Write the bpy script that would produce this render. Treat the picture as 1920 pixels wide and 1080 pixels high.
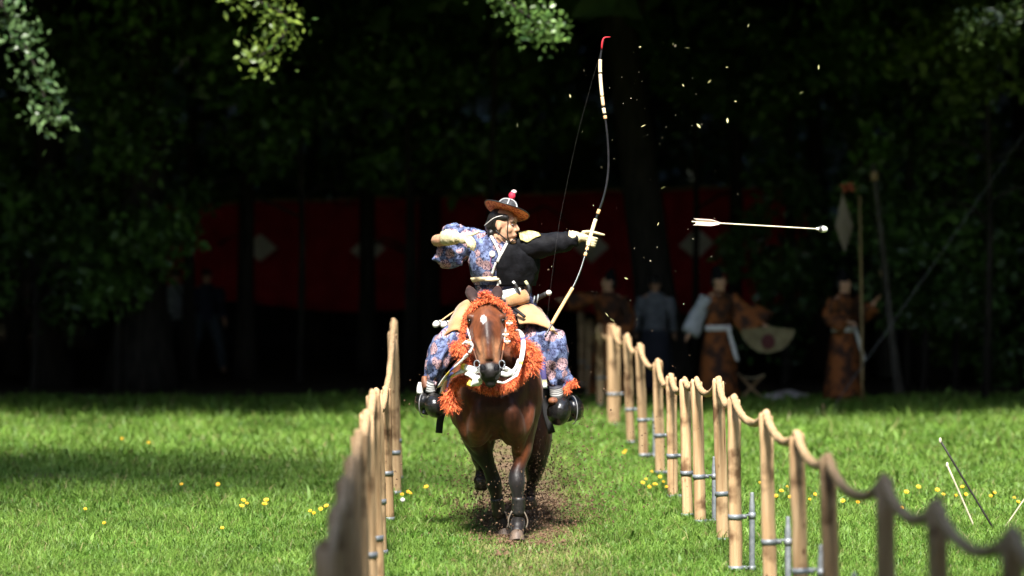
import bpy, bmesh, math, random
import numpy as np
from mathutils import Vector, Matrix, Euler, noise as mnoise

for o in list(bpy.data.objects):
    bpy.data.objects.remove(o)
scene = bpy.context.scene
COL = scene.collection

# ---------------------------------------------------------------- camera
CAM_H = 2.23
FPX = 6000.0                     # focal length in photo pixels (1920 wide)
YAW = math.atan(105 / FPX)
PITCH = math.atan(100 / FPX)
cd = bpy.data.cameras.new('camera')
cam = bpy.data.objects.new('camera', cd)
COL.objects.link(cam)
cam.location = (0, 0, CAM_H)
cam.rotation_euler = (math.radians(90) - PITCH, 0, -YAW)
cd.sensor_width = 36
cd.lens = FPX / 1920 * 36
cd.clip_start = 0.5
cd.clip_end = 2000
cd.dof.use_dof = True
cd.dof.focus_distance = 23.4
cd.dof.aperture_fstop = 1.25
scene.camera = cam
CM = cam.rotation_euler.to_matrix()

# ---------------------------------------------------------------- world, sun, exposure
SUN_EL = math.radians(53)
SUN_AZ = math.radians(-5)        # to the right of straight behind the camera
sun_from = Vector((math.sin(SUN_AZ) * math.cos(SUN_EL), -math.cos(SUN_AZ) * math.cos(SUN_EL), math.sin(SUN_EL)))
w = bpy.data.worlds.new('World')
scene.world = w
w.use_nodes = True
nt = w.node_tree
bg = nt.nodes['Background']
sky = nt.nodes.new('ShaderNodeTexSky')
sky.sky_type = 'NISHITA'
sky.sun_disc = False
sky.sun_elevation = SUN_EL
sky.sun_rotation = math.atan2(sun_from.x, sun_from.y)
nt.links.new(sky.outputs[0], bg.inputs[0])
bg.inputs[1].default_value = 0.115
sl = bpy.data.lights.new('sun', 'SUN')
sl.energy = 4.6
sl.angle = math.radians(8)
sl.color = (1.0, 0.955, 0.88)
so = bpy.data.objects.new('sun', sl)
COL.objects.link(so)
so.rotation_euler = sun_from.to_track_quat('Z', 'Y').to_euler()
so.location = (0, 0, 60)
vs = scene.view_settings
vs.view_transform = 'Standard'
vs.look = 'None'
vs.exposure = 1.65
vs.gamma = 1.0
vs.use_curve_mapping = False
scene.cycles.use_denoising = True
scene.cycles.max_bounces = 6
scene.cycles.transparent_max_bounces = 4

# ---------------------------------------------------------------- helpers
def W(px, py, Y):
    """photo pixel at a given distance along the track -> world point"""
    d = CM @ Vector(((px - 960) / FPX, (540 - py) / FPX, -1.0))
    t = Y / d.y
    return Vector((0, 0, CAM_H)) + d * t

def G(px, py):
    """photo pixel -> point on the flat ground"""
    d = CM @ Vector(((px - 960) / FPX, (540 - py) / FPX, -1.0))
    t = -CAM_H / d.z
    return Vector((0, 0, CAM_H)) + d * t

def tag(o, label=None, cat=None, group=None, kind=None):
    if label: o['label'] = label
    if cat: o['category'] = cat
    if group: o['group'] = group
    if kind: o['kind'] = kind
    return o

def thing(name, loc, label, cat, group=None, rz=0):
    o = bpy.data.objects.new(name, None)
    COL.objects.link(o)
    o.location = loc
    o.rotation_euler = (0, 0, rz)
    o.empty_display_size = 0.1
    return tag(o, label, cat, group)

def wloc(o):
    v = Vector((0, 0, 0))
    while o is not None:
        v += o.location
        o = o.parent
    return v

class MB:
    """collects geometry in world coordinates"""
    def __init__(self):
        self.v, self.f, self.c = [], [], []
    def add(self, v, f, col=None):
        n = len(self.v)
        self.v += [tuple(p) for p in v]
        self.f += [tuple(i + n for i in q) for q in f]
        if col is not None:
            if callable(col):
                self.c += [col(Vector(p)) for p in v]
            elif len(col) and hasattr(col[0], '__len__'):
                self.c += [tuple(c) for c in col]
            else:
                self.c += [tuple(col)] * len(v)
        return self
    def mesh(self, name):
        m = bpy.data.meshes.new(name)
        m.from_pydata(self.v, [], self.f)
        return m
    def build(self, name, mat, parent=None, smooth=True, local=False):
        m = bpy.data.meshes.new(name)
        off = Vector((0, 0, 0)) if (local or parent is None) else wloc(parent)
        m.from_pydata([(p[0] - off.x, p[1] - off.y, p[2] - off.z) for p in self.v], [], self.f)
        return finish(name, m, mat, parent, smooth, self.c if len(self.c) == len(self.v) and self.v else None)

def finish(name, m, mat, parent=None, smooth=True, cols=None):
    m.update()
    if cols is not None:
        a = m.color_attributes.new('Col', 'FLOAT_COLOR', 'POINT')
        arr = np.ones((len(m.vertices), 4), dtype=np.float32)
        arr[:, :3] = np.array(cols, dtype=np.float32)[:, :3]
        a.data.foreach_set('color', arr.ravel())
    if smooth:
        m.polygons.foreach_set('use_smooth', [True] * len(m.polygons))
    if mat is not None:
        m.materials.append(mat)
    o = bpy.data.objects.new(name, m)
    COL.objects.link(o)
    if parent is not None:
        o.parent = parent
    return o

def cr(p0, p1, p2, p3, t):
    return 0.5 * ((2 * p1) + (p2 - p0) * t + (2 * p0 - 5 * p1 + 4 * p2 - p3) * t * t + (3 * p1 - p0 - 3 * p2 + p3) * t ** 3)

def spline(pts, sub):
    """catmull-rom over tuples of floats / vectors flattened"""
    P = [np.array(p, dtype=float) for p in pts]
    P = [2 * P[0] - P[1]] + P + [2 * P[-1] - P[-2]]
    out = []
    for i in range(1, len(P) - 2):
        for k in range(sub):
            out.append(cr(P[i - 1], P[i], P[i + 1], P[i + 2], k / sub))
    out.append(P[-2])
    return out

def loft(secs, n=14, ref=(1, 0, 0), sub=3, cap=True, warp=None):
    """secs: (centre, rx, ry). rx along ref, ry along tangent x ref. Returns verts, faces"""
    rows = [tuple(c) + (rx, ry) for c, rx, ry in secs]
    if sub > 1:
        rows = spline(rows, sub)
    rows = [np.array(r) for r in rows]
    V, F = [], []
    ref = Vector(ref)
    L = len(rows)
    for i, r in enumerate(rows):
        a = rows[max(0, i - 1)][:3]; b = rows[min(L - 1, i + 1)][:3]
        t = Vector(b - a)
        if t.length < 1e-9: t = Vector((0, 0, 1))
        t.normalize()
        s = ref - t * ref.dot(t)
        if s.length < 1e-4: s = Vector((0, 1, 0)) - t * t.y
        s.normalize()
        u = t.cross(s)
        c = Vector(r[:3])
        for k in range(n):
            th = 2 * math.pi * k / n
            p = c + s * (max(r[3], 1e-4) * math.cos(th)) + u * (max(r[4], 1e-4) * math.sin(th))
            if warp: p = warp(p, i / (L - 1), th, c)
            V.append(p)
    for i in range(L - 1):
        for k in range(n):
            F.append((i * n + k, i * n + (k + 1) % n, (i + 1) * n + (k + 1) % n, (i + 1) * n + k))
    if cap:
        V.append(Vector(rows[0][:3])); a = len(V) - 1
        V.append(Vector(rows[-1][:3])); b = len(V) - 1
        for k in range(n):
            F.append((a, (k + 1) % n, k))
            F.append((b, (L - 1) * n + k, (L - 1) * n + (k + 1) % n))
    return V, F

def tube(pts, r, n=8, sub=3, cap=True, warp=None):
    rr = r if hasattr(r, '__len__') else [r] * len(pts)
    d = (Vector(pts[-1]) - Vector(pts[0]))
    ref = (1, 0, 0) if abs(d.normalized().x) < 0.8 else (0, 0, 1)
    return loft([(tuple(p), q, q) for p, q in zip(pts, rr)], n, ref, sub, cap, warp)

def ell(c, r, rot=None, nu=14, nv=9):
    V, F = [], []
    c = Vector(c)
    R = rot if rot is not None else Matrix.Identity(3)
    for j in range(1, nv):
        ph = math.pi * j / nv
        for i in range(nu):
            th = 2 * math.pi * i / nu
            V.append(c + R @ Vector((r[0] * math.sin(ph) * math.cos(th), r[1] * math.sin(ph) * math.sin(th), r[2] * math.cos(ph))))
    V.append(c + R @ Vector((0, 0, r[2]))); top = len(V) - 1
    V.append(c + R @ Vector((0, 0, -r[2]))); bot = len(V) - 1
    for j in range(nv - 2):
        for i in range(nu):
            F.append((j * nu + i, (j + 1) * nu + i, (j + 1) * nu + (i + 1) % nu, j * nu + (i + 1) % nu))
    for i in range(nu):
        F.append((top, i, (i + 1) % nu))
        F.append((bot, (nv - 2) * nu + (i + 1) % nu, (nv - 2) * nu + i))
    return V, F

def box(c, s, rot=None):
    c = Vector(c); R = rot if rot is not None else Matrix.Identity(3)
    V = [c + R @ Vector((s[0] * a, s[1] * b, s[2] * d)) for d in (-.5, .5) for b in (-.5, .5) for a in (-.5, .5)]
    F = [(0, 2, 3, 1), (4, 5, 7, 6), (0, 1, 5, 4), (2, 6, 7, 3), (0, 4, 6, 2), (1, 3, 7, 5)]
    return V, F

def sheet(fn, nu, nv, th=0.006):
    """fn(u,v) -> point; closed thin sheet with thickness"""
    P = [[Vector(fn(i / nu, j / nv)) for j in range(nv + 1)] for i in range(nu + 1)]
    V, F = [], []
    N = [[None] * (nv + 1) for _ in range(nu + 1)]
    for i in range(nu + 1):
        for j in range(nv + 1):
            du = P[min(nu, i + 1)][j] - P[max(0, i - 1)][j]
            dv = P[i][min(nv, j + 1)] - P[i][max(0, j - 1)]
            q = du.cross(dv)
            N[i][j] = q.normalized() if q.length > 1e-12 else Vector((0, -1, 0))
    for s in (0.5, -0.5):
        for i in range(nu + 1):
            for j in range(nv + 1):
                V.append(P[i][j] + N[i][j] * (th * s))
    m = (nu + 1) * (nv + 1)
    id = lambda i, j: i * (nv + 1) + j
    for i in range(nu):
        for j in range(nv):
            F.append((id(i, j), id(i + 1, j), id(i + 1, j + 1), id(i, j + 1)))
            F.append((m + id(i, j), m + id(i, j + 1), m + id(i + 1, j + 1), m + id(i + 1, j)))
    for i in range(nu):
        F.append((id(i, 0), m + id(i, 0), m + id(i + 1, 0), id(i + 1, 0)))
        F.append((id(i, nv), id(i + 1, nv), m + id(i + 1, nv), m + id(i, nv)))
    for j in range(nv):
        F.append((id(0, j), id(0, j + 1), m + id(0, j + 1), m + id(0, j)))
        F.append((id(nu, j), m + id(nu, j), m + id(nu, j + 1), id(nu, j + 1)))
    return V, F

def fuse(mb, voxel, it=4, fac=0.5):
    """one continuous surface from overlapping closed shells; returns MB"""
    m = mb.mesh('tmp_fuse')
    o = bpy.data.objects.new('tmp_fuse', m)
    COL.objects.link(o)
    r = o.modifiers.new('r', 'REMESH'); r.mode = 'VOXEL'; r.voxel_size = voxel
    if it:
        s = o.modifiers.new('s', 'SMOOTH'); s.iterations = it; s.factor = fac
    dg = bpy.context.evaluated_depsgraph_get()
    e = o.evaluated_get(dg)
    me = e.to_mesh()
    n = len(me.vertices)
    co = np.empty(n * 3, dtype=np.float32); me.vertices.foreach_get('co', co)
    out = MB()
    out.v = [tuple(p) for p in co.reshape(-1, 3).tolist()]
    out.f = [tuple(p.vertices) for p in me.polygons]
    e.to_mesh_clear()
    bpy.data.objects.remove(o)
    bpy.data.meshes.remove(m)
    return out

def pleats(amp, k=7, seed=0.0, na=.03):
    def wf(p, t, th, c):
        d = (p - c)
        a = 1 - 2 * abs(math.sin(k * .5 * th + seed + .8 * math.sin(t * 5 + seed)))
        q = p * 9 + Vector((seed, 0, 0))
        return p + d.normalized() * (amp * a * (.35 + .65 * t) + na * mnoise.noise(q) - .012 * abs(math.sin(t * 13 + 2.2 * math.sin(th + seed))))
    return wf

def fbm(p, s, o=3):
    return mnoise.fractal(Vector(p) * s, 1.0, 2.0, o)

def folds(amp, sx=9, seed=0):
    def wf(p, t, th, c):
        d = (p - c)
        q = Vector((p.x * sx + seed, p.y * sx, p.z * sx * 0.6))
        r1 = .5 - abs(mnoise.noise(q)) * 2.2
        r2 = .5 - abs(mnoise.noise(q * 1.9 + Vector((3, 1, 7)))) * 2.2
        return p + d.normalized() * (amp * 1.1 * r1 + amp * 0.55 * r2 + amp * .6 * mnoise.noise(q * .5))
    return wf

# ---------------------------------------------------------------- materials
def newmat(name):
    m = bpy.data.materials.new(name)
    m.use_nodes = True
    n = m.node_tree
    return m, n, n.nodes['Principled BSDF']

def mat(name, c1, c2=None, rough=0.6, scale=8.0, spec=0.5, bump=0.0, bscale=60.0, stretch=(1, 1, 1), metal=0.0, sheen=0.0, detail=5.0, coat=0.0, lo=0.35, hi=0.65):
    m, n, b = newmat(name)
    L = n.links.new
    b.inputs['Roughness'].default_value = rough
    b.inputs['Specular IOR Level'].default_value = spec
    b.inputs['Metallic'].default_value = metal
    b.inputs['Sheen Weight'].default_value = sheen
    b.inputs['Coat Weight'].default_value = coat
    tc = n.nodes.new('ShaderNodeTexCoord')
    mp = n.nodes.new('ShaderNodeMapping')
    mp.inputs['Scale'].default_value = stretch
    L(tc.outputs['Object'], mp.inputs['Vector'])
    if c2 is None: c2 = tuple(x * 0.75 for x in c1)
    nz = n.nodes.new('ShaderNodeTexNoise')
    nz.inputs['Scale'].default_value = scale
    nz.inputs['Detail'].default_value = detail
    L(mp.outputs[0], nz.inputs['Vector'])
    rp = n.nodes.new('ShaderNodeValToRGB')
    rp.color_ramp.elements[0].position = lo; rp.color_ramp.elements[0].color = (*c2, 1)
    rp.color_ramp.elements[1].position = hi; rp.color_ramp.elements[1].color = (*c1, 1)
    L(nz.outputs['Fac'], rp.inputs['Fac'])
    L(rp.outputs['Color'], b.inputs['Base Color'])
    if bump:
        nb = n.nodes.new('ShaderNodeTexNoise')
        nb.inputs['Scale'].default_value = bscale
        nb.inputs['Detail'].default_value = 4
        L(mp.outputs[0], nb.inputs['Vector'])
        bp = n.nodes.new('ShaderNodeBump')
        bp.inputs['Strength'].default_value = bump
        bp.inputs['Distance'].default_value = 0.01
        L(nb.outputs['Fac'], bp.inputs['Height'])
        L(bp.outputs['Normal'], b.inputs['Normal'])
    return m

def vcmat(name, rough=0.6, spec=0.4, var=0.25, scale=40.0, sheen=0.0, bump=0.0, bscale=80.0, transl=0.0, stretch=(1, 1, 1), coat=0.0):
    m, n, b = newmat(name)
    L = n.links.new
    at = n.nodes.new('ShaderNodeAttribute'); at.attribute_name = 'Col'
    tc = n.nodes.new('ShaderNodeTexCoord')
    mp = n.nodes.new('ShaderNodeMapping'); mp.inputs['Scale'].default_value = stretch
    L(tc.outputs['Object'], mp.inputs['Vector'])
    nz = n.nodes.new('ShaderNodeTexNoise'); nz.inputs['Scale'].default_value = scale; nz.inputs['Detail'].default_value = 4
    L(mp.outputs[0], nz.inputs['Vector'])
    mr = n.nodes.new('ShaderNodeMapRange')
    mr.inputs['From Min'].default_value = 0.3; mr.inputs['From Max'].default_value = 0.7
    mr.inputs['To Min'].default_value = 1 - var; mr.inputs['To Max'].default_value = 1 + var
    L(nz.outputs['Fac'], mr.inputs['Value'])
    mx = n.nodes.new('ShaderNodeVectorMath'); mx.operation = 'SCALE'
    L(at.outputs['Color'], mx.inputs[0]); L(mr.outputs[0], mx.inputs['Scale'])
    L(mx.outputs[0], b.inputs['Base Color'])
    b.inputs['Roughness'].default_value = rough
    b.inputs['Specular IOR Level'].default_value = spec
    b.inputs['Sheen Weight'].default_value = sheen
    b.inputs['Coat Weight'].default_value = coat
    if bump:
        nb = n.nodes.new('ShaderNodeTexNoise'); nb.inputs['Scale'].default_value = bscale; nb.inputs['Detail'].default_value = 3
        L(mp.outputs[0], nb.inputs['Vector'])
        bp = n.nodes.new('ShaderNodeBump'); bp.inputs['Strength'].default_value = bump; bp.inputs['Distance'].default_value = 0.006
        L(nb.outputs['Fac'], bp.inputs['Height']); L(bp.outputs['Normal'], b.inputs['Normal'])
    if transl:
        tr = n.nodes.new('ShaderNodeBsdfTranslucent')
        L(mx.outputs[0], tr.inputs['Color'])
        ms = n.nodes.new('ShaderNodeMixShader'); ms.inputs[0].default_value = transl
        L(b.outputs[0], ms.inputs[1]); L(tr.outputs[0], ms.inputs[2])
        L(ms.outputs[0], n.nodes['Material Output'].inputs['Surface'])
    return m

M = {}
M['leaf'] = vcmat('leaf', rough=0.38, spec=0.5, var=0.3, scale=3, transl=0.22)
M['grass'] = vcmat('grass', rough=0.5, spec=0.3, var=0.25, scale=1.5, transl=0.38)
M['bark'] = mat('bark', (0.032, 0.026, 0.021), (0.012, 0.010, 0.008), 0.9, 14, 0.2, 0.8, 30, (1, 1, 0.2))
M['barkpale'] = mat('bark_pale', (0.10, 0.09, 0.075), (0.045, 0.04, 0.032), 0.9, 14, 0.2, 0.6, 30, (1, 1, 0.2))
M['lacquer'] = mat('black_lacquer', (0.012, 0.011, 0.011), (0.006, 0.006, 0.006), 0.27, 20, 0.45, 0.08, 25, coat=0.25)
M['blackcloth'] = mat('black_cloth', (0.007, 0.007, 0.009), (0.003, 0.003, 0.004), 0.7, 25, 0.12, 0.25, 90)
M['whitecloth'] = mat('white_cloth', (0.74, 0.72, 0.68), (0.55, 0.52, 0.48), 0.8, 30, 0.2, 0.2, 120)
M['cream'] = mat('cream_cloth', (0.62, 0.52, 0.33), (0.48, 0.38, 0.23), 0.8, 30, 0.2, 0.25, 120)
M['glove'] = mat('glove_leather', (0.62, 0.53, 0.33), (0.45, 0.37, 0.21), 0.65, 45, 0.3, 0.4, 110)
M['skin'] = mat('skin', (0.52, 0.30, 0.19), (0.42, 0.215, 0.13), 0.5, 30, 0.35)
M['hair'] = mat('hair', (0.012, 0.010, 0.009), (0.006, 0.005, 0.005), 0.45, 50, 0.4)
M['fur'] = mat('deer_hide', (0.50, 0.295, 0.135), (0.24, 0.095, 0.034), 0.85, 3.5, 0.2, 0.5, 140, (1, 1, 1), sheen=0.3)
M['steel'] = mat('galvanised_steel', (0.27, 0.29, 0.31), (0.18, 0.20, 0.22), 0.5, 30, 0.4, 0.1, 60, metal=0.35)
M['orange'] = vcmat('orange_fringe', 0.75, 0.25, 0.25, 30, sheen=0.2)
M['vc'] = vcmat('painted', 0.65, 0.35, 0.15, 40)
M['vcgloss'] = vcmat('painted_gloss', 0.35, 0.5, 0.12, 60)
M['hide'] = vcmat('horse_coat', 0.47, 0.24, 0.32, 34, sheen=0.05, bump=0.3, bscale=70, stretch=(1, 1, .5))
M['leather'] = mat('black_leather', (0.02, 0.018, 0.017), (0.01, 0.009, 0.009), 0.45, 40, 0.4)
M['eye'] = mat('eye_dark', (0.010, 0.006, 0.004), None, 0.08, 20, 0.7)
M['hoof'] = mat('hoof_horn', (0.13, 0.09, 0.065), (0.05, 0.036, 0.028), 0.55, 25, 0.4, 0.3, 50, (1, 1, 0.3))
M['soil'] = mat('soil', (0.17, 0.105, 0.065), (0.06, 0.036, 0.022), 0.95, 30, 0.1)
M['red'] = mat('red_silk', (0.55, 0.02, 0.035), (0.40, 0.012, 0.02), 0.6, 40, 0.3)
M['dirtleaf'] = mat('pale_chaff', (0.55, 0.50, 0.34), (0.33, 0.28, 0.16), 0.8, 20)

def kimono_mat(name, base1, base2, disc, rscale=11.0):
    m, n, b = newmat(name)
    L = n.links.new
    tc = n.nodes.new('ShaderNodeTexCoord')
    nz = n.nodes.new('ShaderNodeTexNoise'); nz.inputs['Scale'].default_value = 22; nz.inputs['Detail'].default_value = 4
    L(tc.outputs['Object'], nz.inputs['Vector'])
    rp = n.nodes.new('ShaderNodeValToRGB')
    rp.color_ramp.elements[0].position = 0.40; rp.color_ramp.elements[0].color = (*base2, 1)
    rp.color_ramp.elements[1].position = 0.60; rp.color_ramp.elements[1].color = (*base1, 1)
    L(nz.outputs['Fac'], rp.inputs['Fac'])
    # scattered medallions
    vo = n.nodes.new('ShaderNodeTexVoronoi'); vo.inputs['Scale'].default_value = rscale; vo.inputs['Randomness'].default_value = 0.75
    nd = n.nodes.new('ShaderNodeMixRGB'); nd.blend_type = 'ADD'; nd.inputs[0].default_value = 0.014
    L(tc.outputs['Object'], nd.inputs[1]); L(nz.outputs['Color'], nd.inputs[2])
    L(nd.outputs[0], vo.inputs['Vector'])
    st = n.nodes.new('ShaderNodeValToRGB')
    st.color_ramp.elements[0].position = 0.43; st.color_ramp.elements[0].color = (1, 1, 1, 1)
    st.color_ramp.elements[1].position = 0.47; st.color_ramp.elements[1].color = (0, 0, 0, 1)
    L(vo.outputs['Distance'], st.inputs['Fac'])
    # lines drawn in the medallions
    wv = n.nodes.new('ShaderNodeTexWave'); wv.inputs['Scale'].default_value = 26; wv.inputs['Distortion'].default_value = 9; wv.inputs['Detail Scale'].default_value = 2.5
    L(tc.outputs['Object'], wv.inputs['Vector'])
    wr = n.nodes.new('ShaderNodeValToRGB')
    wr.color_ramp.elements[0].position = 0.16; wr.color_ramp.elements[0].color = (0.06, 0.05, 0.09, 1)
    wr.color_ramp.elements[1].position = 0.30; wr.color_ramp.elements[1].color = (*disc, 1)
    L(wv.outputs['Fac'], wr.inputs['Fac'])
    mx = n.nodes.new('ShaderNodeMixRGB')
    L(st.outputs[0], mx.inputs[0]); L(rp.outputs[0], mx.inputs[1]); L(wr.outputs[0], mx.inputs[2])
    # dark scrolls between the medallions
    w2 = n.nodes.new('ShaderNodeTexNoise'); w2.inputs['Scale'].default_value = 34; w2.inputs['Distortion'].default_value = 2.0; w2.inputs['Detail'].default_value = 1
    L(tc.outputs['Object'], w2.inputs['Vector'])
    r2 = n.nodes.new('ShaderNodeValToRGB')
    r2.color_ramp.elements[0].position = 0.40; r2.color_ramp.elements[0].color = (0.16, 0.16, 0.22, 1)
    r2.color_ramp.elements[1].position = 0.46; r2.color_ramp.elements[1].color = (1, 1, 1, 1)
    L(w2.outputs['Fac'], r2.inputs['Fac'])
    m3 = n.nodes.new('ShaderNodeMixRGB'); m3.blend_type = 'MULTIPLY'; m3.inputs[0].default_value = 0.9
    L(mx.outputs[0], m3.inputs[1]); L(r2.outputs[0], m3.inputs[2])
    L(m3.outputs[0], b.inputs['Base Color'])
    b.inputs['Roughness'].default_value = 0.7
    b.inputs['Specular IOR Level'].default_value = 0.25
    nb = n.nodes.new('ShaderNodeTexNoise'); nb.inputs['Scale'].default_value = 55
    L(tc.outputs['Object'], nb.inputs['Vector'])
    bp = n.nodes.new('ShaderNodeBump'); bp.inputs['Strength'].default_value = 0.3; bp.inputs['Distance'].default_value = 0.008
    L(nb.outputs['Fac'], bp.inputs['Height']); L(bp.outputs['Normal'], b.inputs['Normal'])
    return m
M['kimono'] = kimono_mat('kimono_print', (0.17, 0.215, 0.38), (0.045, 0.055, 0.125), (0.46, 0.29, 0.30), 9.5)
M['costume'] = mat('rust_brocade', (0.24, 0.075, 0.018), (0.035, 0.015, 0.009), 0.75, 7, 0.25, 0.3, 40, lo=0.42, hi=0.6)

def wood_mat():
    m, n, b = newmat('post_wood')
    L = n.links.new
    tc = n.nodes.new('ShaderNodeTexCoord'); oi = n.nodes.new('ShaderNodeObjectInfo')
    ad = n.nodes.new('ShaderNodeVectorMath'); ad.operation = 'ADD'
    sc = n.nodes.new('ShaderNodeVectorMath'); sc.operation = 'SCALE'; sc.inputs[0].default_value = (13, 7, 5)
    L(oi.outputs['Random'], sc.inputs['Scale']); L(tc.outputs['Object'], ad.inputs[0]); L(sc.outputs[0], ad.inputs[1])
    mp = n.nodes.new('ShaderNodeMapping'); mp.inputs['Scale'].default_value = (40, 40, 2.2)
    L(ad.outputs[0], mp.inputs['Vector'])
    nz = n.nodes.new('ShaderNodeTexNoise'); nz.inputs['Scale'].default_value = 1.0; nz.inputs['Detail'].default_value = 6; nz.inputs['Distortion'].default_value = 0.6
    L(mp.outputs[0], nz.inputs['Vector'])
    rp = n.nodes.new('ShaderNodeValToRGB')
    rp.color_ramp.elements[0].position = 0.3; rp.color_ramp.elements[0].color = (0.36, 0.215, 0.105, 1)
    rp.color_ramp.elements[1].position = 0.68; rp.color_ramp.elements[1].color = (0.57, 0.39, 0.22, 1)
    L(nz.outputs['Fac'], rp.inputs['Fac'])
    # knots
    m2 = n.nodes.new('ShaderNodeMapping'); m2.inputs['Scale'].default_value = (9, 9, 5)
    L(ad.outputs[0], m2.inputs['Vector'])
    vo = n.nodes.new('ShaderNodeTexVoronoi'); vo.inputs['Scale'].default_value = 1.0
    L(m2.outputs[0], vo.inputs['Vector'])
    kr = n.nodes.new('ShaderNodeValToRGB')
    kr.color_ramp.elements[0].position = 0.06; kr.color_ramp.elements[0].color = (0.18, 0.08, 0.04, 1)
    kr.color_ramp.elements[1].position = 0.13; kr.color_ramp.elements[1].color = (1, 1, 1, 1)
    L(vo.outputs['Distance'], kr.inputs['Fac'])
    k2 = n.nodes.new('ShaderNodeMixRGB'); k2.blend_type = 'MULTIPLY'; k2.inputs[0].default_value = 1
    L(rp.outputs[0], k2.inputs[1]); L(kr.outputs[0], k2.inputs[2])
    # scuffs and mud
    n3 = n.nodes.new('ShaderNodeTexNoise'); n3.inputs['Scale'].default_value = 5; n3.inputs['Detail'].default_value = 6
    L(ad.outputs[0], n3.inputs['Vector'])
    r3 = n.nodes.new('ShaderNodeValToRGB')
    r3.color_ramp.elements[0].position = 0.33; r3.color_ramp.elements[0].color = (0.30, 0.25, 0.22, 1)
    r3.color_ramp.elements[1].position = 0.46; r3.color_ramp.elements[1].color = (1, 1, 1, 1)
    L(n3.outputs['Fac'], r3.inputs['Fac'])
    k3 = n.nodes.new('ShaderNodeMixRGB'); k3.blend_type = 'MULTIPLY'; k3.inputs[0].default_value = 1
    L(k2.outputs[0], k3.inputs[1]); L(r3.outputs[0], k3.inputs[2])
    m4 = n.nodes.new('ShaderNodeMapping'); m4.inputs['Scale'].default_value = (55, 55, .9)
    L(ad.outputs[0], m4.inputs['Vector'])
    n4 = n.nodes.new('ShaderNodeTexNoise'); n4.inputs['Scale'].default_value = 1.0; n4.inputs['Detail'].default_value = 2
    L(m4.outputs[0], n4.inputs['Vector'])
    r4 = n.nodes.new('ShaderNodeValToRGB')
    r4.color_ramp.elements[0].position = 0.27; r4.color_ramp.elements[0].color = (0.25, 0.19, 0.15, 1)
    r4.color_ramp.elements[1].position = 0.33; r4.color_ramp.elements[1].color = (1, 1, 1, 1)
    L(n4.outputs['Fac'], r4.inputs['Fac'])
    k4 = n.nodes.new('ShaderNodeMixRGB'); k4.blend_type = 'MULTIPLY'; k4.inputs[0].default_value = 1
    L(k3.outputs[0], k4.inputs[1]); L(r4.outputs[0], k4.inputs[2]); k3 = k4
    hv = n.nodes.new('ShaderNodeHueSaturation')
    mv = n.nodes.new('ShaderNodeMapRange'); mv.inputs['To Min'].default_value = 0.75; mv.inputs['To Max'].default_value = 1.15
    L(oi.outputs['Random'], mv.inputs['Value']); L(mv.outputs[0], hv.inputs['Value'])
    L(k3.outputs[0], hv.inputs['Color']); L(hv.outputs[0], b.inputs['Base Color'])
    b.inputs['Roughness'].default_value = 0.75; b.inputs['Specular IOR Level'].default_value = 0.25
    bp = n.nodes.new('ShaderNodeBump'); bp.inputs['Strength'].default_value = 0.25; bp.inputs['Distance'].default_value = 0.004
    L(nz.outputs['Fac'], bp.inputs['Height']); L(bp.outputs['Normal'], b.inputs['Normal'])
    return m
M['wood'] = wood_mat()
M['rope'] = mat('hemp_rope', (0.50, 0.345, 0.19), (0.33, 0.20, 0.10), 0.85, 40, 0.2, 0.5, 160)

# ================================================================ SETTING
def ground_mat():
    m, n, b = newmat('ground_turf')
    L = n.links.new
    tc = n.nodes.new('ShaderNodeTexCoord')
    nz = n.nodes.new('ShaderNodeTexNoise'); nz.inputs['Scale'].default_value = 1.3; nz.inputs['Detail'].default_value = 8
    L(tc.outputs['Object'], nz.inputs['Vector'])
    rp = n.nodes.new('ShaderNodeValToRGB')
    rp.color_ramp.elements[0].position = 0.35; rp.color_ramp.elements[0].color = (0.06, 0.055, 0.025, 1)
    rp.color_ramp.elements[1].position = 0.62; rp.color_ramp.elements[1].color = (0.08, 0.13, 0.028, 1)
    L(nz.outputs['Fac'], rp.inputs['Fac']); L(rp.outputs[0], b.inputs['Base Color'])
    b.inputs['Roughness'].default_value = 0.95; b.inputs['Specular IOR Level'].default_value = 0.1
    return m
mb = MB()
mb.add([(-300, -200, 0), (300, -200, 0), (300, 400, 0), (-300, 400, 0)], [(0, 1, 2, 3)])
tag(mb.build('ground', ground_mat(), smooth=False), kind='structure')

# forest floor: leaf litter under the wood (a sheet just above the ground)
mb = MB()
edge = [(-60 + i * 2.0, 41.5 + 1.2 * mnoise.noise(Vector((i * 0.37, 3, 0)))) for i in range(61)]
V = [(x, y, 0.004) for x, y in edge] + [(x, 120, 0.004) for x, y in edge]
n_ = len(edge)
mb.add(V, [(i, i + 1, n_ + i + 1, n_ + i) for i in range(n_ - 1)])
tag(mb.build('forest_floor', mat('leaf_litter', (0.05, 0.036, 0.022), (0.02, 0.016, 0.01), 0.95, 3, 0.1), smooth=False), kind='structure')

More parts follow.
